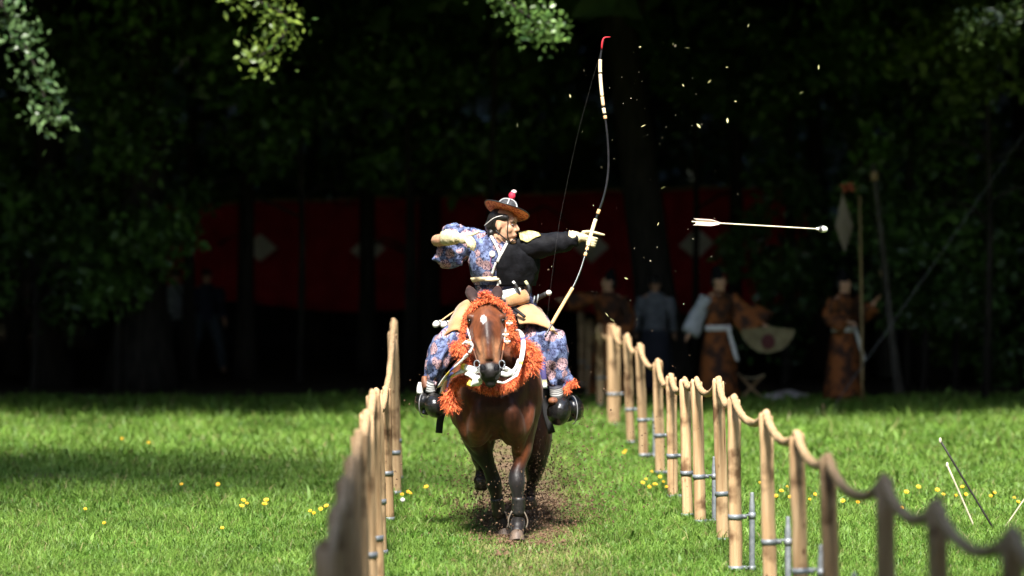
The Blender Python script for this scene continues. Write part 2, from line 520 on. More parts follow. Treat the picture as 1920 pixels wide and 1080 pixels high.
# trodden riding track: churned soil strip in slight relief
def sm0(a, b, x):
    t = min(1, max(0, (x - a) / (b - a))); return t * t * (3 - 2 * t)
def track_half(y):
    return (0.30 + 0.12 * mnoise.noise(Vector((y * 0.6, 7, 0)))) * (.1 + .9 * sm0(22.85, 23.6, y))
TRX = 0.55
mb = MB()
V, F = [], []
ny, nx = 150, 12
for j in range(ny + 1):
    y = 22.9 + 13 * j / ny
    for i in range(nx + 1):
        u = i / nx * 2 - 1
        x = TRX + u * track_half(y) * 1.25 + 0.05 * mnoise.noise(Vector((y * 2, u * 3, 1)))
        z = 0.006 + 0.035 * max(0, (1 - u * u)) * sm0(22.9, 23.4, y) * max(0, 0.5 + mnoise.noise(Vector((x * 5, y * 5, 0))))
        V.append((x, y, z))
for j in range(ny):
    for i in range(nx):
        a = j * (nx + 1) + i
        F.append((a, a + 1, a + nx + 2, a + nx + 1))
mb.add(V, F)
tag(mb.build('riding_track', mat('churned_soil', (0.17, 0.115, 0.07), (0.075, 0.047, 0.029), 0.95, 14, 0.1, 0.9, 40), smooth=True), kind='structure')

# ---- grass blades
rng = np.random.default_rng(5)
def blades(n, x, y, h, wd, colr, name_seed=0, lean=0.8):
    az = rng.uniform(0, 2 * np.pi, n); la = rng.uniform(0, 2 * np.pi, n)
    ln = np.abs(rng.normal(lean, 0.28, n)) * h
    dx, dy = np.cos(az) * wd / 2, np.sin(az) * wd / 2
    lx, ly = np.cos(la) * ln, np.sin(la) * ln
    z0 = np.full(n, -0.004)
    v = np.empty((n, 5, 3), dtype=np.float32)
    v[:, 0] = np.stack([x - dx, y - dy, z0], 1)
    v[:, 1] = np.stack([x + dx, y + dy, z0], 1)
    v[:, 2] = np.stack([x + dx * .8 + lx * .35, y + dy * .8 + ly * .35, h * .6], 1)
    v[:, 3] = np.stack([x - dx * .8 + lx * .35, y - dy * .8 + ly * .35, h * .6], 1)
    v[:, 4] = np.stack([x + lx, y + ly, h * np.clip(1.0 - 0.35 * (ln / h) ** 2, .3, 1)], 1)
    c = np.ones((n, 5, 4), dtype=np.float32)
    c[:, :, :3] = colr[:, None, :]
    return v, c

def vnoise(x, y, s, seed):
    """cheap smooth value noise in numpy"""
    r = np.random.default_rng(seed).random((64, 64))
    xs, ys = x * s, y * s
    xi, yi = np.floor(xs).astype(int), np.floor(ys).astype(int)
    fx, fy = xs - xi, ys - yi
    fx, fy = fx * fx * (3 - 2 * fx), fy * fy * (3 - 2 * fy)
    g = lambda a, b: r[a % 64, b % 64]
    return (g(xi, yi) * (1 - fx) + g(xi + 1, yi) * fx) * (1 - fy) + (g(xi, yi + 1) * (1 - fx) + g(xi + 1, yi + 1) * fx) * fy

def grass_zone(n, y0, y1, xa, xb, wd, h0):
    x = rng.uniform(xa, xb, n); y = rng.uniform(y0, y1, n)
    big = vnoise(x, y, .55, 1); med = vnoise(x, y, 2.1, 2); fine = vnoise(x, y, 6, 3)
    # thinner where trodden on the track, and where the turf on the left is worn to soil
    tr = np.exp(-((x - TRX) / 0.48) ** 4)
    trd = tr
    tr = tr * np.clip((y - 21.2) / 2.2, .25, 1)
    worn = np.exp(-((y - 29.0) / 1.9) ** 2) * (x < -1.2) * np.clip((-1.2 - x) / 2.0, 0, 1)
    tr2 = tr * (0.14 + 0.86 * np.exp(-((y - 26.0) / 1.9) ** 2)) * (0.35 + 0.65 * (y > 22.6))
    keep = rng.random(n) > np.clip(tr2 * (0.55 + 0.5 * fine) + worn * (0.35 + 0.5 * med), 0, .96)
    x, y, big, med, fine, tr, worn, trd = [a[keep] for a in (x, y, big, med, fine, tr, worn, trd)]
    n = len(x)
    h = h0 * .88 * (0.55 + 0.6 * med + 0.5 * big) * np.exp(rng.normal(0, .28, n)) * (1 - 0.55 * tr)
    wd = wd * .88 * rng.uniform(.6, 1.4, n)
    broad = rng.random(n) < 0.035
    wd = np.where(broad, wd * 3.2, wd)
    t = np.clip(0.5 * fine + 0.5 * med + rng.normal(0, .2, n), 0, 1)[:, None]
    c = (1 - t) * np.array([[0.070, 0.165, 0.018]]) + t * np.array([[0.185, 0.300, 0.052]])
    dry = (rng.random(n) < 0.06 + 0.5 * trd)[:, None]
    c = np.where(dry, np.array([[0.24, 0.235, 0.085]]) * rng.uniform(.7, 1.2, (n, 1)), c)
    return blades(n, x, y, h, wd, c)

Vs, Cs = [], []
for args in ((60000, 17.5, 20.5, -4.0, 5.0, .0065, .062),
             (240000, 20.5, 25.5, -5.2, 6.4, .0065, .065),
             (110000, 25.5, 31.0, -6.6, 8.2, .009, .075),
             (90000, 31.0, 38.0, -8.6, 10.5, .014, .09),
             (36000, 38.0, 43.6, -10.5, 12.5, .02, .10)):
    v, c = grass_zone(*args)
    Vs.append(v); Cs.append(c)
v = np.concatenate(Vs); c = np.concatenate(Cs)
nb_ = len(v)
me = bpy.data.meshes.new('grass')
base = np.arange(nb_)[:, None] * 5
quads = base + np.array([[0, 1, 2, 3]]); tris = base + np.array([[3, 2, 4]])
loops = np.concatenate([quads, tris], axis=1).ravel().astype(np.int32)
me.vertices.add(nb_ * 5); me.vertices.foreach_set('co', v.ravel())
me.loops.add(len(loops)); me.loops.foreach_set('vertex_index', loops)
me.polygons.add(nb_ * 2)
ls = (np.arange(nb_)[:, None] * 7 + np.array([[0, 4]])).ravel().astype(np.int32)
me.polygons.foreach_set('loop_start', ls)
me.update(calc_edges=True)
ca = me.color_attributes.new('Col', 'FLOAT_COLOR', 'POINT'); ca.data.foreach_set('color', c.ravel())
me.materials.append(M['grass'])
go = bpy.data.objects.new('grass', me); COL.objects.link(go)
tag(go, 'short sunlit green grass covering the clearing', 'grass', kind='stuff')

# ---- leaf clouds
def leaf_mesh(name, pts, size, cols, seed, droop=0.3, smooth=False):
    r = np.random.default_rng(seed)
    n = len(pts)
    d = r.normal(size=(n, 3)); d[:, 2] -= droop; d /= np.linalg.norm(d, axis=1)[:, None]
    q = r.normal(size=(n, 3)); s = np.cross(d, q); s /= np.linalg.norm(s, axis=1)[:, None]
    u = np.cross(s, d)
    L = size * np.exp(r.normal(0, .25, n))[:, None]
    wv = L * 0.27
    p = np.asarray(pts)
    v = np.empty((n, 4, 3), dtype=np.float32)
    v[:, 0] = p
    v[:, 1] = p + d * L * .45 + s * wv + u * L * .06
    v[:, 2] = p + d * L
    v[:, 3] = p + d * L * .45 - s * wv + u * L * .06
    me = bpy.data.meshes.new(name)
    me.vertices.add(n * 4); me.vertices.foreach_set('co', v.ravel())
    b = np.arange(n)[:, None] * 4
    f = np.concatenate([b + np.array([[0, 1, 2]]), b + np.array([[0, 2, 3]])], 1).ravel().astype(np.int32)
    me.loops.add(n * 6); me.loops.foreach_set('vertex_index', f)
    me.polygons.add(n * 2); me.polygons.foreach_set('loop_start', (np.arange(n * 2) * 3).astype(np.int32))
    me.update(calc_edges=True)
    c = np.ones((n, 4, 4), dtype=np.float32); c[:, :, :3] = np.asarray(cols)[:, None, :]
    a = me.color_attributes.new('Col', 'FLOAT_COLOR', 'POINT'); a.data.foreach_set('color', c.ravel())
    me.materials.append(M['leaf'])
    return me

def clump_points(n, centre, rad, nclump, seed, spread=0.32):
    r = np.random.default_rng(seed)
    cs = []
    while len(cs) < nclump:
        p = r.uniform(-1, 1, 3)
        d = np.linalg.norm(p)
        if 0.25 < d < 1.0: cs.append(p)
    cs = np.array(cs)
    k = r.integers(0, nclump, n)
    rr = r.uniform(.6, 1.3, nclump)[k][:, None]
    g = r.normal(size=(n, 3)); g /= (np.linalg.norm(g, axis=1)[:, None]); g *= r.random((n, 1)) ** .45
    p = cs[k] + g * spread * rr
    return p * np.array(rad) + np.array(centre), k

def leaf_cols(n, k, seed, lo=(0.018, 0.045, 0.010), hi=(0.055, 0.105, 0.022)):
    r = np.random.default_rng(seed)
    t = np.clip(r.random(k.max() + 1)[k] * .7 + r.normal(.15, .15, n), 0, 1)[:, None]
    return (1 - t) * np.array([lo]) + t * np.array([hi])

# tall canopy trees of the wood: trunk ~6 m clear, crown at 6-13 m
crown_meshes = []
for s in range(3):
    p, k = clump_points(9000, (0, 0, 9.6), (4.6, 4.6, 3.2), 30, 40 + s, .44)
    crown_meshes.append(leaf_mesh('crown', p, .55, leaf_cols(len(p), k, s), 50 + s))
p, k = clump_points(1900, (0, 0, 9.6), (4.6, 4.6, 2.4), 30, 47, .5)
sparse_crown = leaf_mesh('crown', p, .5, leaf_cols(len(p), k, 3), 57)

def trunk_mb(h, r, lean=(0, 0), seed=0, bend=0.15, limbs=5, base=(0, 0, 0), flare=1.5):
    rr = random.Random(seed)
    mb = MB()
    pts, rad = [], []
    for i in range(9):
        t = i / 8
        pts.append((base[0] + lean[0] * t + bend * math.sin(t * 4 + seed) * t, base[1] + lean[1] * t + bend * math.cos(t * 3 + seed) * t, base[2] - .05 + h * t))
        rad.append(r * (flare if i == 0 else 1) * (1 - .55 * t))
    mb.add(*tube(pts, rad, 12, 2))
    for i in range(limbs):
        t = .55 + .4 * i / max(1, limbs - 1)
        k = min(7, int(t * 8))
        p = Vector(pts[k])
        a = rr.uniform(0, 6.28)
        d = Vector((math.cos(a), math.sin(a), rr.uniform(.3, .9)))
        ln = rr.uniform(1.8, 3.4) * h / 11
        q = [p, p + d * ln * .5 + Vector((0, 0, .1)), p + d * ln + Vector((0, 0, .35))]
        mb.add(*tube(q, [r * .38, r * .24, r * .08], 7, 2))
    return mb

trunk_cache = {}
def forest_tree(x, y, r, seed, label, group='tall trees of the dark wood', lean=(0, 0), bend=.15, pale=False, cscale=1.0, name='forest_tree', h=10.5, crown_shift=(0, 0, 0), double=False, ysc=1):
    t = thing(name, (x, y, 0), label, 'tree', group)
    trunk_mb(h, r, lean, seed, bend, 5).build('trunk', M['barkpale' if pale else 'bark'], t, local=True)
    c = bpy.data.objects.new('crown', crown_meshes[seed % 3]); COL.objects.link(c); c.parent = t
    c.location = (lean[0] + crown_shift[0], lean[1] + crown_shift[1], crown_shift[2]); c.rotation_euler = (0, 0, seed * 1.7)
    c.scale = (cscale, cscale, 1.0)
    if ysc != 1: c.rotation_euler = (0, 0, 0); c.scale.y *= ysc; c.data = sparse_crown
    if double:
        d = c.copy(); COL.objects.link(d); d.parent = t; d.rotation_euler = (0, 0, seed * 1.7 + 2.1); d.location.z -= .5
        d.data = crown_meshes[(seed + 1) % 3]
    return t

# trunks one can tell apart in the photo: (px at mid height, diameter px, distance, lean m, label)
seen = [
    (460, 30, 49.0, (0.05, 0), 'straight dark trunk crossing the red curtain left of its first white diamond'),
    (686, 29, 51.0, (-0.1, 0), 'slim dark trunk standing before the second white diamond of the curtain'),
    (1208, 74, 46.0, (-1.3, .2), 'thick dark trunk behind the bow and the flying arrow tail'),
    (268, 88, 46.0, (0.1, 0), 'broad black trunk at the left end of the red curtain'),
    (95, 55, 47.0, (-.2, 0), 'dark trunk left of the broad black one'),
    (356, 20, 50.0, (.1, 0), 'thin dark trunk just right of the broad black one'),
    (985, 24, 58.0, (.5, 0), 'slim trunk far behind the hat of the archer'),
    (1378, 26, 50.0, (.1, 0), 'slim dark trunk below the flying arrow shaft'),
    (590, 17, 62.0, (.2, 0), 'thin far trunk between two trunks above the curtain'),
    (830, 20, 64.0, (-.2, 0), 'thin far trunk above the curtain left of the archer'),
    (1760, 60, 48.5, (.4, 0), 'dark trunk among the foliage right of the leaning poles'),
]
SEEN = []
for i, (px, dpx, Y, ln, lab) in enumerate(seen):
    p = W(px, 400, Y)
    SEEN.append(forest_tree(p.x - ln[0] * .25, Y, dpx * Y / FPX / 2 * 1.15, i, lab, lean=ln, bend=.08))
# leaning pale trunk upper right
t = thing('forest_tree', (W(1655, 600, 50).x, 50, 0), 'pale grey trunk leaning left into the top edge of the wood', 'tree', 'tall trees of the dark wood')
mb = MB()
P = [W(1668, 730, 50), W(1650, 520, 50), W(1618, 330, 50), W(1590, 230, 50), W(1530, 110, 50), W(1465, 20, 50), W(1380, -90, 50), W(1330, -250, 50)]
mb.add(*tube(P, [.17, .15, .13, .13, .13, .13, .10, .05], 10, 3))
mb.build('trunk', M['barkpale'], t)
c = bpy.data.objects.new('crown', crown_meshes[1]); COL.objects.link(c); c.parent = t; c.location = (-3.0, 0, .3)

# the rest of the wood: trees that only show as a dark mass, and the trees round the clearing
rr = random.Random(11)
for iy, yy in enumerate((39.6, 45, 51, 57, 63.5, 70)):
    for ix in range(-5, 6):
        x = ix * 6.2 + (3.1 if iy % 2 else 0) + rr.uniform(-1, 1)
        y = yy + rr.uniform(-1.0, 1.0)
        pxv = 855 + FPX * x / y
        if iy < 2 and 60 < pxv < 1890:
            # keep the front free of extra trunks: crown hangs from a trunk set further back
            x = x
            tx = min((-1, 1), key=lambda s: abs(x - s * 9.5)) * 9.5 if iy == 0 else x
            if iy == 0:
                forest_tree(tx + rr.uniform(-.6, .6), 40.5, .22, ix + 7, 'tall tree at the wood edge with a spreading dark crown at the %s' % ('left' if x < 0 else 'right'), lean=(0, 0), crown_shift=(x - tx, 0, .9))
                continue
            continue
        forest_tree(x, y, rr.uniform(.12, .22), ix + iy * 3 + 20, 'tall tree deep in the dark wood, only a shadowy mass', 'tall trees deep in the wood')
for i in range(7):                                  # edge trees added with crowns out of frame to shade the wood front
    x = -12.5 + i * 4.2
    s_ = -1 if x < 0 else 1
    forest_tree(s_ * (10.2 + 1.4 * (i % 3)), 37.6 + .8 * (i % 2), .2, i + 80, 'added edge tree with an unseen crown shading the wood front, %s from the left' % ['first', 'second', 'third', 'fourth', 'fifth', 'sixth', 'seventh'][i], 'added edge trees shading the wood', crown_shift=(x - s_ * (10.2 + 1.4 * (i % 3)), -.4, .9 + .5 * (i % 2)), double=True)
for i, x in enumerate((-9, -4.5, 0, 4.5, 9)):      # crowns closing the second row
    forest_tree(x + .5, 47.5 + (i % 2), .06, i + 60, 'slim young tree in the shade of the wood, %s of five from the left' % ['first', 'second', 'third', 'fourth', 'last'][i], 'slim trees of the wood', h=9)
# the trees behind and beside the viewer which shade the near posts
for i, (x, y, cs, lab) in enumerate((
        (5.2, 4.4, .8, 'tree beside the near end of the right fence'),
        (-3.4, 4.4, .8, 'tree beside the near end of the left fence'),
        (-6.6, 21.6, 1.3, 'tree on the left of the lawn casting shade'),
        (-12, 34, 1, 'tree at the left edge of the lawn'), (-14, 14, 1, 'tree left of the clearing'), (15, 33, 1, 'tree at the right edge of the lawn'),
        (16, 22, 1, 'tree right of the clearing'), (15, 8, 1, 'tree to the near right of the clearing'),
        (-12, -2, 1, 'tree behind the clearing at the left'), (-6, -12, 1, 'tree behind the viewer'), (2, -14, 1, 'tree far behind the viewer'), (11, -11, 1, 'tree behind the viewer at the right'),
        (-19, 6, 1.2, 'broad tree far left of the clearing'), (-20, 26, 1.2, 'broad tree at the far left of the lawn'), (21, 14, 1.2, 'broad tree far right of the clearing'), (22, 28, 1.2, 'broad tree at the far right of the lawn'),
        (-16, -14, 1.2, 'broad tree behind the viewer at the far left'), (18, -16, 1.2, 'broad tree behind the viewer at the far right'), (-2, -22, 1.3, 'broad tree far behind the viewer'), (8, -22, 1.3, 'second broad tree far behind the viewer'),
        (10.5, 2.0, 1, 'tree right of the viewer'), (-9.5, 3.0, 1, 'tree left of the viewer'), (1.8, -4.5, 1, 'tree close behind the viewer'), (-4.5, -5, 1, 'tree close behind the viewer at the left'), (7, -5, 1, 'tree close behind the viewer at the right'))):
    forest_tree(x, y, .25, i + 30, lab, 'trees around the clearing', cscale=cs, ysc=.62 if i == 2 else 1, crown_shift={0: (-2.0, .6, 0), 1: (3.4, .6, 0), 2: (-.3, .2, 0)}.get(i, (0, 0, 0)), double=i < 2)

# added bank blocking sky light behind and beside the wood
def block_bank_z(x, y):
    d = max(y - 72, abs(x) - 27 - max(0, (40 - y)) * 2.0)
    d = max(0, d)
    return min(16, d * 1.15) + .6 * mnoise.noise(Vector((x * .2, y * .2, 0)) ) * min(1, d)
mb = MB(); V = []; F = []
nx, ny = 60, 40
for j in range(ny + 1):
    for i in range(nx + 1):
        x = -75 + 150 * i / nx; y = 34 + 70 * j / ny
        V.append((x, y, block_bank_z(x, y) - (.05 if block_bank_z(x, y) < .01 else 0)))
for j in range(ny):
    for i in range(nx):
        q = j * (nx + 1) + i
        F.append((q, q + 1, q + nx + 2, q + nx + 1))
mb.add(V, F)
tag(mb.build('sky_block_bank', mat('sky_block_litter', (0.03, 0.03, 0.016), (0.015, 0.013, 0.008), 0.95, 1.5, 0.1)), kind='structure')
# far mass of the wood
r = np.random.default_rng(3)
n_ = 42000
xw = r.uniform(-45, 45, n_); zw = r.uniform(0, 16, n_); yw = 71 + 3 * vnoise(xw, zw, .35, 9) + r.uniform(0, 2.5, n_)
k = (vnoise(xw, zw, .5, 4) * 9).astype(int)
me = leaf_mesh('far_wood', np.stack([xw, yw, zw], 1), .62, leaf_cols(n_, k, 8, (.02, .05, .012), (.10, .19, .05)), 77)
tag(finish('far_wood', me, None, smooth=False), 'dense dark foliage closing the back of the wood', 'wood', kind='stuff')
for sgn, nm in ((-1, 'left'), (1, 'right')):  # added leaf walls that keep side light out of the wood
    n_ = 9000
    yw = r.uniform(36, 76, n_); zw = r.uniform(0, 14, n_); xw = sgn * (27 + 3 * vnoise(yw, zw, .35, 10) + r.uniform(0, 2, n_))
    k = (vnoise(yw, zw, .5, 4) * 9).astype(int)
    me = leaf_mesh('flank_screen', np.stack([xw, yw, zw], 1), .65, leaf_cols(n_, k, 8), 78)
    tag(finish('flank_leafscreen', me, None, smooth=False), 'added foliage blocking light from the %s side of the wood' % nm, 'wood', kind='stuff')

# woodland added out of view, blocks low sky light round the clearing
for nm, n_, fx in (('behind the viewer', 9000, lambda a, b: (-45 + 90 * a, -27 - 3 * b)), ('along the left flank of the clearing', 7000, lambda a, b: (-29 - 3 * b, -28 + 64 * a)), ('along the right flank of the clearing', 7000, lambda a, b: (29 + 3 * b, -28 + 64 * a))):
    a_, b_ = r.random(n_), r.random(n_)
    xw, yw = fx(a_, b_); zw = r.uniform(0, 11, n_)
    k = (vnoise(a_ * 60, zw, .5, 4) * 9).astype(int)
    me = leaf_mesh('leafscreen', np.stack([xw, yw, zw], 1), .85, leaf_cols(n_, k, 8), 79)
    tag(finish('added_leafscreen', me, None, smooth=False), 'added unseen woodland ' + nm, 'wood', kind='stuff')

# understorey bushes and low boughs that show as dim green patches
def bush(px, py, Y, rw, rh, n, seed, lab, size=.14, hi=(0.10, 0.20, 0.035), name='understorey_tree', cat='tree', lo=(0.02, 0.05, 0.012)):
    p = W(px, py, Y)
    t = thing(name, (p.x, p.y, 0), lab, cat, 'understorey of the wood')
    pts, k = clump_points(n, (0, 0, p.z), (rw, rw * .7, rh), 16, seed, .4)
    c = finish('crown', leaf_mesh('crown', pts, size, leaf_cols(n, k, seed, lo, hi), seed + 1), None, t, smooth=False)
    mb = MB()
    rr_ = random.Random(seed)
    top = max(.4, p.z)
    mb.add(*tube([(0, 0, -.05), (.05, 0, top * .5), (0, .05, top)], [.06, .045, .03], 7, 2))
    for i in range(6):
        a = rr_.uniform(0, 6.28)
        q = Vector((0, 0, top * rr_.uniform(.5, 1)))
        mb.add(*tube([q, q + Vector((math.cos(a) * rw * .45, math.sin(a) * rw * .3, rh * .3)), q + Vector((math.cos(a) * rw * .8, math.sin(a) * rw * .5, rh * .4 * rr_.uniform(-1, 1)))], [.025, .018, .008], 5, 2))
    mb.build('trunk', M['bark'], t, local=True)
bush(215, 420, 45.2, 1.5, 1.1, 3000, 101, 'dim leafy tree left of the curtain at the broad trunk')
bush(120, 300, 47, 1.7, 1.2, 2600, 102, 'dim leafy bough high at the left edge')
bush(620, 250, 57, 2.4, 1.4, 3400, 103, 'dim green tree above the curtain left of the archer')
bush(1110, 300, 58, 1.1, 1.0, 2200, 104, 'green lit young tree behind the upper bow', hi=(.09, .19, .03))
bush(850, 330, 60, 1.5, .9, 2000, 105, 'low dark tree above the curtain behind the archer')
bush(1470, 470, 47, .85, 1.25, 2600, 106, 'leafy shrub behind the flying arrow head', hi=(.07, .14, .03))
bush(1620, 150, 49, 1.6, 1.0, 3000, 107, 'mossy green bough around the leaning pale trunk', hi=(.08, .2, .02))
bush(1790, 330, 46, 1.5, 1.6, 3600, 108, 'dense dark shrub mass right of the leaning poles')
bush(1850, 560, 46.5, 1.3, 1.2, 2600, 109, 'dark shrub low at the right edge')
bush(1850, 110, 43, 1.1, .75, 2600, 110, 'yellowish leafy bough in the upper right corner', hi=(.13, .19, .03))
bush(400, 330, 56, 1.4, .7, 1800, 111, 'dim green shrub over the left end of the curtain')
bush(1370, 220, 60, 2.0, 1.3, 2400, 112, 'dark leafy tree above the flying arrow')
for i, (px, py, Y, rw, rh, lab) in enumerate((
        (560, 190, 47.5, 1.5, 1.0, 'dim leafy bough below the sunlit one at the upper left'), (760, 110, 48, 1.7, 1.0, 'dim leafy bough at the top between the two sunlit ones'),
        (770, 290, 49, 1.3, .7, 'low dim bough just above the curtain left of the hat'), (960, 170, 48.5, 1.2, .9, 'dim leafy bough above the hat of the archer'),
        (300, 130, 46, 1.6, 1.0, 'dim leafy bough at the top of the broad trunk'), (60, 480, 45, 1.1, 1.2, 'dim shrub low at the left edge'),
        (1480, 120, 48, 1.3, 1.0, 'dim bough left of the leaning pale trunk'), (1300, 100, 49, 1.2, .9, 'dim bough right of the bow tip'), (1730, 480, 45.5, 1.0, 1.0, 'dim shrub behind the leaning poles'), (1700, 60, 46, 1.5, .8, 'dim bough at the top right of the pale trunk'))):
    bush(px, py, Y, rw, rh, 2300, 120 + i, lab, .15, hi=(.11, .22, .045))

# boughs hanging into the sun at the top of the frame: long limbs of the edge trees
def bough(tree, Y, pts_px, n, seed, lo, hi, size):
    mb = MB()
    p0 = Vector(tree.location)
    pts = [p0 + Vector((0, 0, 7.0)), p0.lerp(W(pts_px[0][0], pts_px[0][1], Y), .6) + Vector((0, 0, 3.2))] + [W(a, b, Y) for a, b in pts_px]
    mb.add(*tube(pts, [.07, .05, .03] + [.012] * (len(pts_px) - 1), 6, 3))
    mb.build('limb', M['bark'], tree)
    r = np.random.default_rng(seed)
    P = np.array(spline([tuple(p) for p in pts[2:]], 8))
    k = r.integers(0, len(P), n)
    g = r.normal(size=(n, 3)) * np.array([.12, .22, .11])
    q = P[k] + g - np.array([wloc(tree)])
    finish('foliage', leaf_mesh('foliage', q, size, leaf_cols(n, k, seed, lo, hi), seed), None, tree, smooth=False)['kind'] = 'stuff'
bough(SEEN[0], 33.2, [(380, -70), (430, -20), (490, 5), (528, 25), (535, 60), (505, 95), (478, 108)], 430, 201, (.03, .07, .012), (.2, .27, .04), .075)
bough(SEEN[2], 33.6, [(900, -60), (950, 0), (1000, 35), (1035, 45), (990, 62)], 520, 202, (.025, .07, .015), (.13, .22, .05), .07)
bough(SEEN[4], 34.4, [(0, -20), (25, 50), (55, 100), (80, 170), (95, 235)], 460, 203, (.02, .06, .015), (.10, .16, .06), .085)
bough(SEEN[10], 36, [(1960, -30), (1900, 20), (1850, 45), (1800, 60)], 500, 204, (.02, .05, .015), (.12, .17, .04), .075)

# ================================================================ RED CURTAIN
def curtain_pt(px, v):
    """v 0 top .. 1 bottom"""
    t = (px - 300) / 1230
    Y = 56.0 - 1.5 * t
    top = 382 - 36 * t + 5 * abs(math.sin((px - 300) * math.pi / 205))
    bot = 572 + 10 * math.sin(px * .012) + 14 * t
    p = W(px, top + (bot - top) * v, Y)
    p.y += 0.06 * math.sin(px * .09 + 1.5 * math.sin(px * .021)) * (0.3 + v) + .03 * math.sin(px * .23) * (1 - .6 * v) + .06 * mnoise.noise(Vector((px * .02, v * 2, 0)))
    return p
ct = thing('curtain', (W(900, 470, 55.3).x, 55.3, 0), 'long dark red cloth curtain with white diamonds hung between the trunks', 'curtain')
mb = MB(); mb.add(*sheet(lambda u, v: curtain_pt(300 + 1230 * u, v), 120, 10, .012))
mb.build('cloth', mat('curtain_red', (0.42, 0.018, 0.026), (0.28, 0.012, 0.017), 0.85, 3, 0.15), ct)
for px in (488, 690, 898, 1108, 1306):
    mb = MB()
    cy = .45
    def dia(u, v, px=px):
        s = 1 - abs(2 * u - 1)
        q = curtain_pt(px + 33 * (2 * u - 1), cy + (v - .5) * .27 * max(s, .02))
        return q + Vector((0, -.022, 0))
    mb.add(*sheet(dia, 12, 6, .008))
    mb.build('diamond_emblem', M['whitecloth'], ct)
mb = MB(); mb.add(*tube([curtain_pt(290 + 1250 * i / 20, -.012) for i in range(21)], .022, 8, 1)); mb.build('hanging_rope', M['rope'], ct)

# ================================================================ FENCES
def post_geo(root_loc, base, top, dia, seed):
    """round peeled log between two points"""
    rr = random.Random(seed)
    mb = MB()
    secs = []
    b, t = Vector(base), Vector(top)
    b = b - (t - b).normalized() * .12
    for i in range(9):
        k = i / 8
        c = b.lerp(t, k) + Vector((rr.uniform(-.003, .003), rr.uniform(-.003, .003), 0))
        secs.append((tuple(c), dia / 2 * rr.uniform(.96, 1.04), dia / 2 * rr.uniform(.96, 1.04)))
    secs.append((tuple(t + Vector((0, 0, .006))), dia / 2 * .9, dia / 2 * .9))
    mb.add(*loft(secs, 16, (1, 0, 0), 1))
    return mb

def band_mb(c, axis, r, h=.034):
    mb = MB()
    ax = axis.normalized()
    V, F = [], []
    n = 20
    s = Vector((1, 0, 0)) - ax * ax.x; s.normalize(); u = ax.cross(s)
    for (rad, z) in ((r + .001, -h / 2), (r + .005, -h / 2), (r + .005, h / 2), (r + .001, h / 2)):
        for k in range(n):
            th = 2 * math.pi * k / n
            V.append(c + s * rad * math.cos(th) + u * rad * math.sin(th) + ax * z)
    for j in range(4):
        for k in range(n):
            F.append((j * n + k, j * n + (k + 1) % n, ((j + 1) % 4) * n + (k + 1) % n, ((j + 1) % 4) * n + k))
    mb.add(V, F)
    return mb

